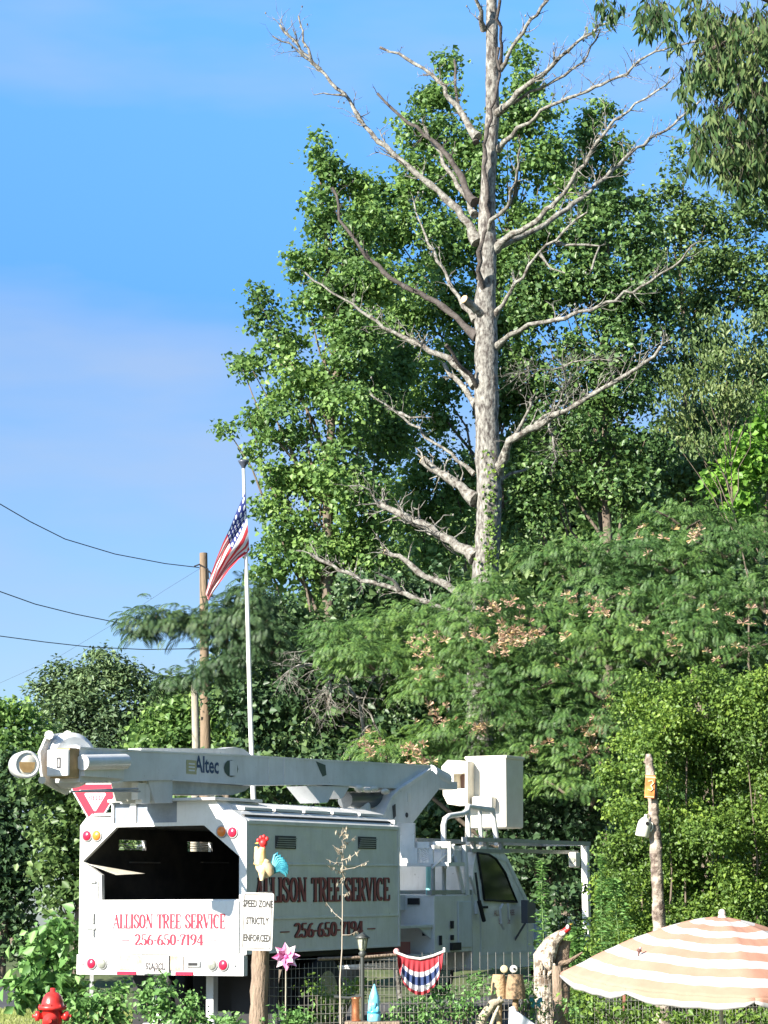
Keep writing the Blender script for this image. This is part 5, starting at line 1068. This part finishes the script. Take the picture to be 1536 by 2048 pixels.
def sapling():
    Y = 26.0; b = Vector((P(682, 1900, Y).x, Y, gz(0, Y))); t = empty('bare_sapling', b, 'thin bare sapling with a few dry leaves before the chip box side', 'sapling'); rn = random.Random(12)
    m = MB(); q = [Vector((0,0,-.05))]+[P(x, y, Y)-b for x, y in ((681,2040),(680,1960),(684,1900),(685,1820),(685,1740),(686,1690),(686,1655))]; m.tube(q, [.01,.01,.009,.007,.006,.004,.003,.002], 6)
    C = []; 
    for px, py, ex, ey in ((685,1726,652,1718),(685,1740,738,1722),(686,1700,665,1690),(686,1690,712,1672),(686,1670,670,1660),(685,1840,652,1805),(685,1745,650,1725),(686,1720,720,1700),(686,1680,700,1662),(684,1870,715,1862),(685,1705,672,1698),(686,1665,694,1652),(685,1790,700,1782)):
        a, e = P(px, py, Y)-b, P(ex, ey, Y+rn.uniform(-.2, .2))-b; m.tube([a, a.lerp(e, .5)-Z*.02, e], [.004,.003,.0015], 5)
        for k in range(4): C.append(tuple(a.lerp(e, rn.uniform(.3, 1))+Vector((0,0,-.02))))
    m.build('stem', mat('pale_stem', (.4,.34,.27), .8), t)
    for i in range(36): C.append(tuple(P(686+rn.gauss(0, 6), rn.uniform(1665, 1770), Y)-b))
    C = np.array(C); n = len(C); leaves('dry_leaves', C, unit(rdir(n)-UPV*1.2), rdir(n), .045+.03*RNG.random(n), .022, mat('dry_leaf', (.45,.38,.28), .7, trans=.3), t)
sapling()
def bunting():
    Y = 27.4; s = S(Y); c = P(840, 1905, Y)
    fm = bpy.data.materials.new('bunting_cloth'); fm.use_nodes = True; T = fm.node_tree; L = T.links.new; bs = T.nodes['Principled BSDF']; bs.inputs['Roughness'].default_value = .8
    uv = nd(T, 'ShaderNodeUVMap'); sx = nd(T, 'ShaderNodeSeparateXYZ'); L(uv.outputs[0], sx.inputs[0]); r_ = nd(T, 'ShaderNodeValToRGB'); r_.color_ramp.interpolation = 'CONSTANT'
    cols = [(0,(.33,.02,.03)),(.36,(.55,.52,.55)),(.5,(.02,.04,.12)),(.68,(.03,.05,.14)),(.74,(.55,.54,.56)),(.84,(.5,.5,.54)),(.9,(.33,.03,.04))]
    r_.color_ramp.elements[0].color = (*cols[0][1],1); r_.color_ramp.elements[1].position = cols[-1][0]; r_.color_ramp.elements[1].color = (*cols[-1][1],1)
    for p_, cc in cols[1:-1]: e = r_.color_ramp.elements.new(p_); e.color = (*cc, 1)
    L(sx.outputs[1], r_.inputs[0]); L(r_.outputs[0], bs.inputs['Base Color'])
    # pleated half-rosette swag; v runs from the top band outwards, u across the pleats
    vs = []; uvs = []; NU, NV = 60, 14; rn = random.Random(1)
    def edge(a): # outer outline
        ang = math.pi*a; return (840-44*math.cos(ang)*(1 if math.cos(ang) < 0 else 1.05), 1912+78*math.sin(ang)**.7)
    for i in range(NU+1):
        for j in range(NV+1):
            a, v = i/NU, j/NV; ex, ey = edge(a); tx = 795+93*a; ty = 1908+14*math.sin(math.pi*a)-8*a
            x = tx+(ex*.75+tx*.25-tx)*v*.8; y = ty+(ey-ty)*v
            vs.append(P(x, y, Y-.02-.03*math.sin(a*60)*v-.05*v)); uvs.append((a, v if .12 < a < .88 else (0 if a < .5 else .95)))
    b0 = c.copy(); me = bpy.data.meshes.new('bunting'); n = NV+1; me.from_pydata([tuple(q-b0) for q in vs], [], [(i*n+j,(i+1)*n+j,(i+1)*n+j+1,i*n+j+1) for i in range(NU) for j in range(NV)])
    ul = me.uv_layers.new(name='UVMap')
    for lp in me.loops: ul.data[lp.index].uv = uvs[lp.vertex_index]
    for p in me.polygons: p.use_smooth = True
    t = empty('bunting', b0, 'red, white and blue pleated bunting draped on the wire fence', 'bunting')
    obj('cloth', me, fm, t)
    m = MB(); m.tube([P(x, y, Y-.03)-b0 for x, y in ((792,1905),(815,1914),(840,1918),(865,1912),(888,1903))], .016, 6); m.build('white_band', WHITE, t)
    m = MB(); p = P(793,1903,Y)-b0; m.ell(p, (.035,.03,.035)); m.build('rosette', mat('pink_knot', (.7,.3,.3), .7), t)
    m = MB(); m.box(P(886,1930,Y)-b0, P(890,1895,Y+.03)-b0); m.build('end_clip', WHITE, t)
bunting()
def small_yard():
    # shiny copper pot
    Y = 25.6; s = S(Y)
    c = P(713, 2042, Y); m = MB(); m.lathe([(.05,0),(.052,.01),(.05,.11),(.05,.22),(.056,.23),(.05,.24),(.045,.2)], (0,0,0), 20); o = m.build('copper_pot', mat('copper', (.75,.3,.15), .3, .8, c2=(.5,.2,.1), nscale=30)); o.location = c; tag(o, 'narrow shiny copper pot beside the turquoise garden gnome', 'pot')
    # table slab under both
    t = empty('plank_table', (c.x, Y, gz(0, Y)), 'low reddish plank table carrying the copper pot and turquoise gnome', 'table'); zt = c.z-t.location.z
    m = MB(); m.box((-.12,-.15,zt-.045),(.45,.2,zt-.003)); m.build('table_top', LOGW, t, bevel=.01)
    for a, b_ in ((-.08,-.1),(.41,-.1),(-.08,.15),(.41,.15)):
        m = MB(); m.tube([(a,b_,-.05),(a,b_,zt-.045)], .022, 8); m.build('leg', LOGW, t)
    # turquoise gnome shape: pointed hat, robe, band
    c = P(748, 2042, Y); t = empty('garden_gnome', c, 'turquoise pointed garden gnome standing on the plank table', 'garden ornament')
    TQ = mat('turquoise_glaze', (.12,.5,.72), .25, c2=(.25,.65,.8), nscale=12)
    m = MB(); m.lathe([(.066,0),(.07,.03),(.066,.075),(.058,.08),(.062,.12),(.058,.18),(.04,.2)], (0,0,0), 20); m.build('robe', TQ, t)
    m = MB(); m.lathe([(.058,.17),(.062,.19),(.05,.25),(.03,.31),(.012,.36),(.002,.375)], (.004,0,0), 18); m.build('hat', TQ, t)
    m = MB(); m.lathe([(.068,.078),(.072,.088),(.068,.098)], (0,0,0), 20); m.build('belt', mat('teal_band', (.03,.25,.4), .3), t)
    m = MB(); m.ell((0,-.05,.16), (.03,.025,.04)); m.ell((-.035,-.045,.12), (.02,.02,.035)); m.ell((.035,-.045,.12), (.02,.02,.035)); m.build('beard', TQ, t)
    # two burlap owl planters
    for i, (px, lb, bw) in enumerate(((1008,'owl planter of tan burlap with a yellow cream disc face, left of the pair',.075),(1027,'brown burlap owl planter with a white disc face and dark eye',.09))):
        Y = 28.0-.1*i; g = gz(0, Y); c = P(px, 1938, Y); t = empty('owl_planter', (c.x, Y, g), lb, 'garden ornament'); z = c.z-g
        m = MB(); cx = -.06 if i == 0 else .02
        m.lathe([(bw*1.25,z-.33),(bw*1.2,z-.2),(bw,z-.1),(bw*.9,z-.06)], (cx,0,0), 12); m.tube([(cx,0,-.05),(cx,0,z-.33)], .035, 8); m.build('body', mat('burlap_%d' % i, (.5,.36,.2) if i == 0 else (.26,.17,.11), .9, c2=(.36,.24,.13), nscale=40, bump=.5), t)
        m = MB(); m.lathe([(.005,.012),(.032,.014),(.043,.008),(.045,0)], (0,-.06,z), 18, (0,-1,.15)); f = m.build('face_disc', mat('disc_%d' % i, (.5,.43,.26) if i == 0 else (.6,.57,.5), .5), t)
        if i: m = MB(); m.lathe([(.014,0),(.014,.006)], (0.004,-.08,z+.003), 10, (0,-1,.15)); m.build('eye', BLACK, f)
    # curved pale log
    Y = 27.2; c = P(975, 2010, Y); m = MB(); m.tube([P(x, y, Y)-c for x, y in ((955,2070),(965,2035),(985,2008),(1005,1998))], [.05,.055,.05,.04], 12, wob=.08); m.tube([P(x, y, Y-.1)-c for x, y in ((978,2060),(990,2030),(998,2012))], [.02,.022,.015], 8, wob=.08)
    m.tube([P(965,2035,Y)-c, Vector((0,.1,-c.z+gz(0,Y)-.05))], [.05,.06], 8)
    o = m.build('curved_log', mat('pale_log', (.5,.44,.32), .85, c2=(.3,.25,.18), nscale=12, bump=.6)); o.location = c; tag(o, 'curved pale log leaning behind the wire fence below the owl planters', 'log')
    # white cloth sheet
    Y = 26.8; c = P(1050, 2040, Y); vs = []; N = 16; rn = random.Random(5)
    for i in range(N+1):
        for j in range(N+1):
            u, v = i/N, j/N; x = 1018+u*75; yt = 2012+ (u*60 if u > .15 else (0.15-u)*30)*.9; y = yt+v*70
            vs.append(P(x, y, Y-.3*v+.03*math.sin(u*14+v*3))-c)
    m = MB(); m.add(vs, [(i*(N+1)+j,(i+1)*(N+1)+j,(i+1)*(N+1)+j+1,i*(N+1)+j+1) for i in range(N) for j in range(N)], True)
    o = m.build('white_sheet', mat('white_cloth', (.7,.74,.78), .8)); o.location = c; tag(o, 'white crumpled sheet covering something low behind the fence', 'cloth'); sm = o.modifiers.new('thickness', 'SOLIDIFY'); sm.thickness = .01
    # butterfly ornament
    Y = 28.2; c = P(1072, 2005, Y); t = empty('butterfly_stake', (c.x, Y, gz(0, Y)), 'small teal butterfly ornament on a stake behind the wire fence', 'garden ornament'); k = c-Vector(t.location)
    for sg in (-1, 1):
        m = MB(); m.prism([k+Vector((sg*x, -.02*abs(x)*10, z)) for x, z in ((.005,0),(.03,.05),(.07,.06),(.075,.02),(.045,-.005),(.06,-.04),(.03,-.06),(.005,-.02))], (0,.004,0)); m.build('wing', mat('teal_wing', (.04,.3,.35), .35), t)
    m = MB(); m.tube([(0,0,-.05), k], .005, 5); m.build('stake', GREYM, t)
    # twisted driftwood stump
    Y = 29.0; c = P(1100, 1920, Y); g = gz(0, Y); t = empty('driftwood_stump', (c.x, Y, g), 'pale twisted driftwood stump with flaking bark, leaning beside the striped parasol', 'stump'); b = Vector(t.location)
    DW = mat('driftwood', (.68,.6,.48), .85, c2=(.14,.1,.07), nscale=11, namt=.35, bump=1, bscale=20); rn = random.Random(6); DW2 = mat('driftwood_brown', (.3,.22,.15), .9, c2=(.16,.11,.08), nscale=16, bump=.8)
    m = MB(); m.tube([Vector((0,0,-.05)), P(1092,1990,Y)-b, P(1088,1945,Y)-b, P(1090,1915,Y)-b, P(1104,1885,Y)-b, P(1122,1868,Y)-b, P(1136,1858,Y)-b], [.13,.12,.13,.12,.085,.05,.025], 14, wob=.2); m.build('trunk', DW, t)
    m = MB(); m.tube([Vector((.1,.1,-.05)), P(1118,1960,Y+.1)-b, P(1120,1920,Y+.1)-b, P(1126,1880,Y+.1)-b], [.12,.12,.11,.08], 12, wob=.2); m.tube([P(1110,1930,Y)-b, P(1135,1925,Y)-b, P(1165,1905,Y)-b], [.04,.03,.012], 7, wob=.2); m.build('back_slab', DW2, t)
    m = MB()
    for i in range(10):
        a = P(rn.uniform(1076,1110), rn.uniform(1895,1950), Y-.12)-b; e = a+Vector((rn.gauss(0,.03), -.02, -rn.uniform(.05,.12))); m.tube([a, a.lerp(e,.5)+Vector((0,-.02,0)), e], [.012,.02,.006], 6, wob=.2)
    m.build('bark_flakes', mat('bark_flake', (.6,.53,.42), .9, c2=(.2,.14,.1), nscale=20), t)
    c2 = P(1130, 1862, Y-.05); t2 = empty('cardinal_ornament', c2, 'small red and white bird ornament perched on the tip of the driftwood stump', 'garden ornament')
    m = MB(); m.tube([(-.05,0,-.01),(0,0,.0),(.04,0,.03),(.05,0,.06)], [.012,.035,.035,.02], 10); m.build('body', mat('rooster_red', (0,0,0)), t2)
    m = MB(); m.ell((.03,-.025,.045), (.022,.018,.03)); m.ell((-.03,-.02,-.03), (.04,.025,.03)); m.build('breast', WHITE, t2)
    m = MB(); m.lathe([(.01,0),(.001,.03)], (.06,0,.075), 8, (1,0,.2)); m.build('beak', mat('beak_yellow', (0,0,0)), t2)
small_yard()
def stick_pole():
    Y = 27.5; c = P(1318, 1840, Y); g = gz(0, Y); t = empty('driftwood_pole', (c.x+.08, Y, g), 'tall knotty driftwood pole rising above the striped parasol, bark peeling', 'pole'); b = Vector(t.location)
    m = MB(); pts = [(1322,1960,15),(1320,1880,14),(1318,1840,13),(1316,1800,12),(1315,1760,12),(1312,1720,12),(1311,1680,11.5),(1308,1640,10.5),(1306,1600,10.5),(1302,1560,10.5),(1299,1530,8.5),(1297,1508,7)]
    q = [Vector((0,0,-.1))]; rr = [.09]
    for (x0,y0,r0),(x1,y1,r1) in zip(pts[:-1], pts[1:]):
        for k in range(4): f = k/4; q.append(P(x0+(x1-x0)*f, y0+(y1-y0)*f, Y)-b); rr.append((r0+(r1-r0)*f)*S(Y)*random.uniform(.88, 1.1))
    q.append(P(1297,1508,Y)-b); rr.append(.03); m.tube(q, rr, 12, wob=.1)
    m.tube([P(1302,1530,Y)-b, P(1288,1522,Y)-b], [.03,.018], 7); m.tube([P(1308,1640,Y)-b, P(1296,1628,Y-.05)-b], [.02,.008], 6); m.tube([P(1314,1706,Y)-b, P(1322,1694,Y-.05)-b], [.04,.015], 7)
    m.build('shaft', mat('driftwood_shaft', (.5,.42,.34), .9, c2=(.1,.07,.055), nscale=9, namt=.5, bump=1, bscale=18), t)
    Yp = Y-.13; c = P(1300, 1572, Yp); t2 = empty('painted_plaque', c, 'narrow orange red plaque with a pale curling mark on the driftwood pole', 'sign')
    m = MB(); m.box((-.055,-.008,-.135),(.055,.008,.12)); m.build('board', mat('plaque_red', (.65,.13,.04), .5, c2=(.75,.3,.08), nscale=7), t2, bevel=.004)
    m = MB(); m.box((-.055,-.012,.09),(.055,-.0085,.105)); m.tube([(-.02,-.012,.05),(.02,-.012,.065),(.038,-.012,.035),(.01,-.012,.005),(.035,-.012,-.03),(.01,-.012,-.055),(-.025,-.012,-.04)], .009, 6); m.box((-.05,-.012,-.125),(.05,-.0085,-.115)); m.build('pale_mark', mat('plaque_cream', (.8,.65,.35), .5), t2)
    t2.rotation_euler = (0, R(4), 0)
    c = P(1288, 1652, Y-.08); t3 = empty('jug_birdhouse', c, 'white plastic jug birdhouse hanging on the left of the driftwood pole', 'birdhouse')
    m = MB(); m.lathe([(.07,-.12),(.078,-.11),(.075,.0),(.068,.045),(.045,.08),(.02,.1),(.018,.13)], (0,0,0), 18); m.build('jug', mat('jug_white', (.78,.77,.66), .4), t3)
    m = MB(); m.lathe([(.022,0),(.022,.004)], (.025,-.066,.03), 12, (.3,-1,.1)); m.build('entrance_hole', BLACK, t3)
    m = MB(); m.tube([(.05,0,.06),(.085,0,.05),(.1,.0,-.01),(.08,0,-.05)], .01, 6); m.build('handle', mat('jug_white', (0,0,0)), t3)
    t3.rotation_euler = (0, R(12), 0)
stick_pole()

# ------------------------------------------------------------------ parasol
def parasol():
    Y = 22.6; s = S(Y); cx, cy = 1441, 1955; RR = 315*s; c = P(cx, cy, Y); g = gz(0, Y); H = 118*s
    t = empty('striped_parasol', (c.x, Y, g), 'large orange and white striped garden parasol open in the lower right corner', 'parasol'); b = Vector(t.location)
    OR = mat('canopy_orange', (.52,.285,.2), .8, c2=(.48,.25,.175), nscale=5, trans=.12); WH = mat('canopy_white', (.6,.57,.56), .8, c2=(.55,.52,.51), nscale=5, trans=.12)
    tilt = Matrix.Rotation(R(5.5), 4, 'X')@Matrix.Rotation(R(2.2), 4, 'Y'); ph0 = R(-90+3.6)
    C0 = c-b
    def pt(r_, ph):  # r_ 0..1
        k = (ph-ph0)/(math.pi/4); f = k-math.floor(k); wseg = math.cos(math.pi/8)/math.cos((f-.5)*math.pi/4)
        rr = r_*(wseg*r_+(1-r_)*1.0) if True else r_
        sag = .06*math.sin(math.pi*f)*r_*(1.2-r_)+.005*math.sin(f*23+r_*9+k)*r_+.004*math.sin(r_*31+k*2)*r_
        z = H*(1-r_**1.55)-sag
        return C0+tilt@Vector((rr*RR*math.cos(ph), rr*RR*math.sin(ph), z))
    NB, NP = 11, 96; m = MB(); rad = []
    sub = 3
    for bd in range(NB):
        m.cur = bd % 2
        for q in range(sub):
            r0, r1 = .03+(.97)*(bd+q/sub)/NB, .03+(.97)*(bd+(q+1)/sub)/NB
            vs = [pt(r_, ph0+2*math.pi*i/NP) for r_ in (r0, r1) for i in range(NP)]
            m.add(vs, [(i,(i+1)%NP,NP+(i+1)%NP,NP+i) for i in range(NP)], True)
    me = m.build('canopy', [OR, WH], t, fixn=False); 
    bm = bmesh.new(); bm.from_mesh(me.data); bmesh.ops.remove_doubles(bm, verts=bm.verts, dist=.0005); bmesh.ops.recalc_face_normals(bm, faces=bm.faces); bm.to_mesh(me.data); bm.free()
    sd = me.modifiers.new('cloth', 'SOLIDIFY'); sd.thickness = .004
    # scalloped valance, one panel between each pair of ribs
    for k in range(8):
        m = MB(); n = 14; vs = []
        for i in range(n+1):
            f = i/n; ph = ph0+(k+f)*math.pi/4; p = pt(1, ph); e = min(f, 1-f); d = (.045+.065*min(1, e*5)**.6)
            for j in range(5): vs.append(p+Vector((0,0,-d*j/4))+Vector((math.cos(ph), math.sin(ph), 0))*.012*math.sin(j/4*2.5))
        for i in range(n):
            for j in range(4): m.cur = 0 if j < 2 else 1; m.add([vs[i*5+j],vs[(i+1)*5+j],vs[(i+1)*5+j+1],vs[i*5+j+1]], [(0,1,2,3)], True)
        o = m.build('valance', [OR, WH], t, fixn=False)
        bm = bmesh.new(); bm.from_mesh(o.data); bmesh.ops.remove_doubles(bm, verts=bm.verts, dist=.0003); bm.to_mesh(o.data); bm.free(); sd = o.modifiers.new('cloth', 'SOLIDIFY'); sd.thickness = .004
    for k in range(8):
        m = MB(); ph = ph0+k*math.pi/4; m.tube([pt(r_, ph)-Vector((0,0,.02)) for r_ in (.04,.3,.6,.85,.99)], .008, 6); m.build('rib', GREYM, t)
    m = MB(); ap = pt(0, 0); 
    m.tube([Vector((0,0,-.05)), Vector((0,0,C0.z-.1)), ap], .02, 12); m.build('pole', mat('parasol_pole', (.6,.55,.5), .4), t)
    m = MB(); m.lathe([(.06,-.03),(.04,.0),(.03,.02),(.035,.04),(.022,.065),(.002,.072)], ap, 16); m.build('finial', mat('finial_white', (.7,.62,.55), .5), t)
    # small bird clipped to the canopy
    p = P(1244, 1880, Y-.3); 
    ph = R(-90-58); p = pt(.68, ph)+Vector((0,-.02,.02))+b
    t2 = empty('bird_clip', p, 'tiny dark bird ornament clipped on the left slope of the striped parasol', 'garden ornament')
    m = MB(); m.ell((0,0,.02), (.022,.016,.018)); m.tube([(0,0,.015),(-.01,0,-.03)], [.012,.004], 6); m.build('body', mat('bird_brown', (.12,.05,.04), .6), t2)
    m = MB(); m.ell((.01,-.005,.04), (.012,.012,.012)); m.build('head', mat('bird_grey', (.3,.3,.32), .6), t2)
parasol()

# ------------------------------------------------------------------ bushes and weeds in the yard and by the road
def bush(name, label, puffs, Y, lm, leaf, px, cat='bush', group=None, dens=14, per=6, cr=.07, **kw):
    base = Vector((P(px, 1900, Y).x, Y, gz(P(px, 1900, Y).x, Y)-.03)); t = empty(name, base, label, cat, group)
    kw.setdefault('fill', .2)
    crown('foliage', puffs, Y, lm, t, base, leaf, dens=dens, per=per, cr=cr, nsub=10, sub=.5, **kw)
    m = MB(); rn = random.Random(int(px))
    for q in puffs:
        c = P(q[0], q[1], Y); m.tube([Vector((rn.uniform(-.1,.1),0,0)), (c-base)*.5+Vector((rn.uniform(-.05,.05),0,.1)), c-base], [.018,.012,.005], 6)
    m.build('stems', BARK, t); return t
bush('hydrangea_bush', 'large leaved green bush behind the hydrant, left of the chip box', [(75,1890,26,22),(110,1870,35,22),(135,1895,35,30),(70,1930,30,24),(110,1935,40,30),(60,1975,30,20),(95,1970,35,24),(140,1945,25,30),(45,2000,22,16),(130,1850,25,16),(150,1990,30,30),(90,2000,30,18)], 35.2, LM_BR, (.16,.12), 105, dens=4, per=5, cr=.12, droop=.6)
bush('low_shrub', 'low green shrub with yellowing stems under the left end of the bumper', [(170,2010,35,26),(210,2015,30,22),(235,1985,14,30),(190,2040,50,20),(150,2040,30,20),(225,2040,25,20)], 31, LM_BR, (.1,.07), 195, dens=8)
bush('low_shrub', 'upright pale green shrub rising in front of the rear wheels', [(318,1970,14,18),(325,1990,18,18),(300,2010,26,20),(335,2020,28,24),(320,2040,40,24),(290,1995,10,14)], 30, LM_BR, (.07,.05), 318, dens=16)
bush('low_shrub', 'thin leafy weed right of the upright shrub, under the license plate side', [(388,2000,8,12),(385,2020,14,12),(375,2035,20,14),(395,2040,20,14),(440,2046,20,8)], 29.8, LM_BR, (.06,.045), 385, dens=16)
bush('rose_bush', 'loose yellow green bush behind the wire fence, left of the garden lamp', [(630,1975,16,14),(650,1990,22,18),(655,2010,24,20),(640,2035,30,20),(670,2030,20,20),(705,1975,20,16),(720,1965,14,14),(700,1990,16,14)], 27.9, LM_VINE, (.05,.035), 655, dens=20)
bush('tall_weed', 'bushy green weeds below the bunting, reaching over the fence', [(880,1985,14,16),(900,2000,24,24),(880,2020,26,24),(925,2015,26,24),(950,1985,10,22),(955,1965,9,16),(900,2040,40,22),(945,2035,26,22),(860,2040,20,16)], 27.2, LM_BR, (.05,.03), 905, dens=22)
def weed(name, label, pts, Y, w, px, n, lm=LM_BR, leaf=(.1,.03)):
    base = Vector((P(px, 1900, Y).x, Y, gz(0, Y)-.03)); t = empty(name, base, label, 'weed'); q = [P(x, y, Y)-base for x, y in pts]; rn = random.Random(int(px)); C = []; A = []
    for i in range(n):
        f = rn.random(); k = f*(len(q)-1); a = q[int(k)].lerp(q[min(int(k)+1, len(q)-1)], k-int(k)); an = rn.uniform(0, 6.28); d = Vector((math.cos(an), math.sin(an), rn.uniform(.1, .7))).normalized(); rr = w*(1-.75*f)*rn.uniform(.2, 1)
        C.append(tuple(a+d*rr)); A.append(tuple(d+Vector((0,0,-.5*rn.random()))))
    C = np.array(C); A = unit(np.array(A)); N = unit(UPV+rdir(n)*.7)
    leaves('foliage', C, A, N, leaf[0]*(.6+.7*RNG.random(n)), leaf[1], lm, t)
    m = MB(); m.tube([Vector((0,0,-.02))]+q, [.012]*2+[.008]*(len(q)-2)+[.003], 6); m.build('stem', mat('green_stem', (.12,.2,.06), .7), t)
weed('tall_weed', 'tall bright green weed stalk beside the truck fender, reaching the cab window', [(1090,2000),(1088,1900),(1084,1800),(1083,1722)], 32, .24, 1088, 420)
weed('tall_weed', 'tall green weed clump just right of the white front post of the truck', [(1206,1960),(1204,1880),(1202,1790),(1203,1715)], 32.5, .16, 1204, 420)
weed('tall_weed', 'broad green weed between the front post and the driftwood stump', [(1150,1960),(1152,1910),(1155,1860)], 31, .26, 1152, 320, leaf=(.1,.05))
weed('tall_weed', 'green weeds left of the driftwood pole, above the parasol', [(1240,1960),(1238,1880),(1230,1800),(1225,1760)], 31.5, .35, 1238, 520)
bush('dark_shrub', 'dark rounded shrub in the shade ahead of the cab', [(1110,1790,26,26),(1140,1780,24,22),(1130,1820,30,24),(1100,1840,26,26),(1150,1850,26,26),(1120,1880,30,28),(1140,1920,30,28),(1090,1890,22,30)], 37, LM_SHADE, (.09,.07), 1120, dens=14)
bush('fence_shrub', 'green shrub below the parasol rim, behind its pole', [(1180,2010,30,30),(1230,2030,40,26),(1290,2030,40,26),(1350,2040,40,20),(1410,2045,40,20),(1480,2040,50,22),(1530,2030,40,26),(1170,1985,20,20)], 26, LM_VINE, (.06,.04), 1350, dens=16)
bush('garden_plant', 'leafy plant between the bunting and the owl planters, behind the fence wires', [(800,2020,22,18),(790,2045,30,18),(830,2035,26,18),(845,2010,14,14)], 28.6, LM_BR, (.06,.04), 815, dens=14)
bush('garden_plant', 'leafy plant below the sign post and pinwheel at the bottom edge', [(560,2035,26,16),(590,2045,26,12),(610,2030,16,14),(470,2044,24,10)], 26.6, LM_BR, (.06,.035), 575, dens=14)
bush('garden_plant', 'pale green plant right of the curved log, before the driftwood stump', [(1060,1995,14,20),(1045,1975,10,16),(1135,2020,20,22),(1075,2035,20,14)], 28.3, LM_BR, (.05,.03), 1060, dens=14)
# grass
def grass():
    n = 26000; x = RNG.uniform(-7.5, -3.4, n); y = RNG.uniform(31, 42.2, n); C = np.stack([x, y, np.full(n, .045)], 1); A = unit(rdir(n)*.5+UPV); leaves('grass', C, A, unit(rdir(n)*np.array([1,1,.1])), .06+.08*RNG.random(n), .012, leafmat('grass_blades', (.1,.13,.03), (.2,.24,.06), (.35,.34,.14), 1.2, .3), kind='stuff')
grass()

# ------------------------------------------------------------------ woods behind everything, and unseen trees added to darken the truck side
def rawtree(name, label, blobs, base, lm, leaf, dens=6, per=8, cr=.2, r0=.3, group=None, dk=8):
    """blobs: world centres with radii"""
    base = Vector((*base, gz(*base)-.05)); t = empty(name, base, label, 'tree', group); C = []; O = []
    for x, y, z, r_ in blobs:
        c = np.array([x, y, z]); n = int(dens*dk*4*r_*r_); w = rdir(n); cc = c+w*r_*(.35+.65*RNG.random((n, 1))**.5)*np.array([1, 1, .85])+RNG.normal(size=(n, 3))*.15
        C.append(np.repeat(cc, per, 0)+RNG.normal(size=(n*per, 3))*cr); O.append(np.repeat(w, per, 0))
    C = np.concatenate(C)-np.array(base); O = np.concatenate(O); n = len(C); N = unit(O*.6+UPV*.5+rdir(n)*.7); A = unit(np.cross(N, rdir(n))-UPV*.3); sz = .45+1.05*RNG.random(n)**1.4
    leaves('crown', C, A, N, leaf[0]*sz, leaf[1]*sz, lm, t); limbs('trunk', base, [b[:3] for b in blobs], r0, BARK, t, base, seed=3); return t
def backwoods():
    rn = random.Random(21)
    spec = [(640,1180,1),(760,1060,2),(880,960,3),(1000,900,4),(1110,860,5),(1230,800,6),(1350,880,7),(1450,780,8),(1560,820,9),(500,1330,10)]
    words = ['behind the flagpole top', 'behind the lichened left branches', 'behind the lower pine trunk', 'just right of the lower pine trunk', 'behind the lowest right pine branches', 'behind the twiggy right branch', 'behind the mimosa crown', 'behind the thin yellowish tree', 'at the right edge', 'behind the shaded bough']
    for (px, top, k), w in zip(spec, words):
        Y = 86+rn.uniform(-4, 4); c = P(px, 1850, Y); zt = P(px, top, Y).z; bl = []
        z = zt-1.4
        while z > 1.5:
            rr = min(3.2, 1.2+(zt-z)*.35); bl.append((c.x+rn.gauss(0, .7), Y+rn.gauss(0, .8), z, rr)); z -= rr*.9
        rawtree('background_tree', 'dark green tree far back '+w, bl, (c.x, Y), LM_DK if k % 2 else LM_OLV, (.3,.22), dens=2.2, per=7, cr=.3, r0=.3, group='trees of the far wood')
backwoods()
def sky_blocker_trees():  # out of view, added to block sky light and reflect in the cab window
    specs = [(7.5,18,[(7.5,18,5,2.8),(8.5,17,8,3),(7,20,10.5,2.4),(9.5,20,6,3)]),(11,25,[(11,25,4,3.2),(11.5,26,8,3.5),(12,24,12,3)]),(8.5,9,[(8.5,9,3.5,3),(9,9,7,3.2),(9,10,10.5,2.6)]),(16,30,[(15,31,5,4),(15,32,10,4),(18,28,6,4)]),(13,2,[(13,2,4,4),(13,2,9,4)]),(14,14,[(14,14,4,4),(14,14,9,4)]),(6,-6,[(6,-6,3.5,3),(6,-6,7,3)]),(2,-12,[(2,-12,4,3.4),(2,-12,8,3.2)]),(12,50,[(12,50,3,3.4),(12,50,8,3.6),(13,51,12,3)]),(16,46,[(16,46,4,3.8),(17,46,9,3.8)]),(12.5,43,[(12.5,43,2.5,2.4),(12.5,43,6,2.6)]),(22,52,[(22,52,5,4.5),(22,52,11,4.5)]),(10.5,38,[(10.5,38,2,2),(10.5,38,5,2.2)])]
    for i, (x, y, bl) in enumerate(specs):
        rawtree('yard_tree', 'broad leafy tree added outside the picture to block sky light', bl, (x, y), LM_OLV, (.34,.26), dens=1.4, per=6, cr=.3, r0=.3, group='added trees out of view')
sky_blocker_trees()
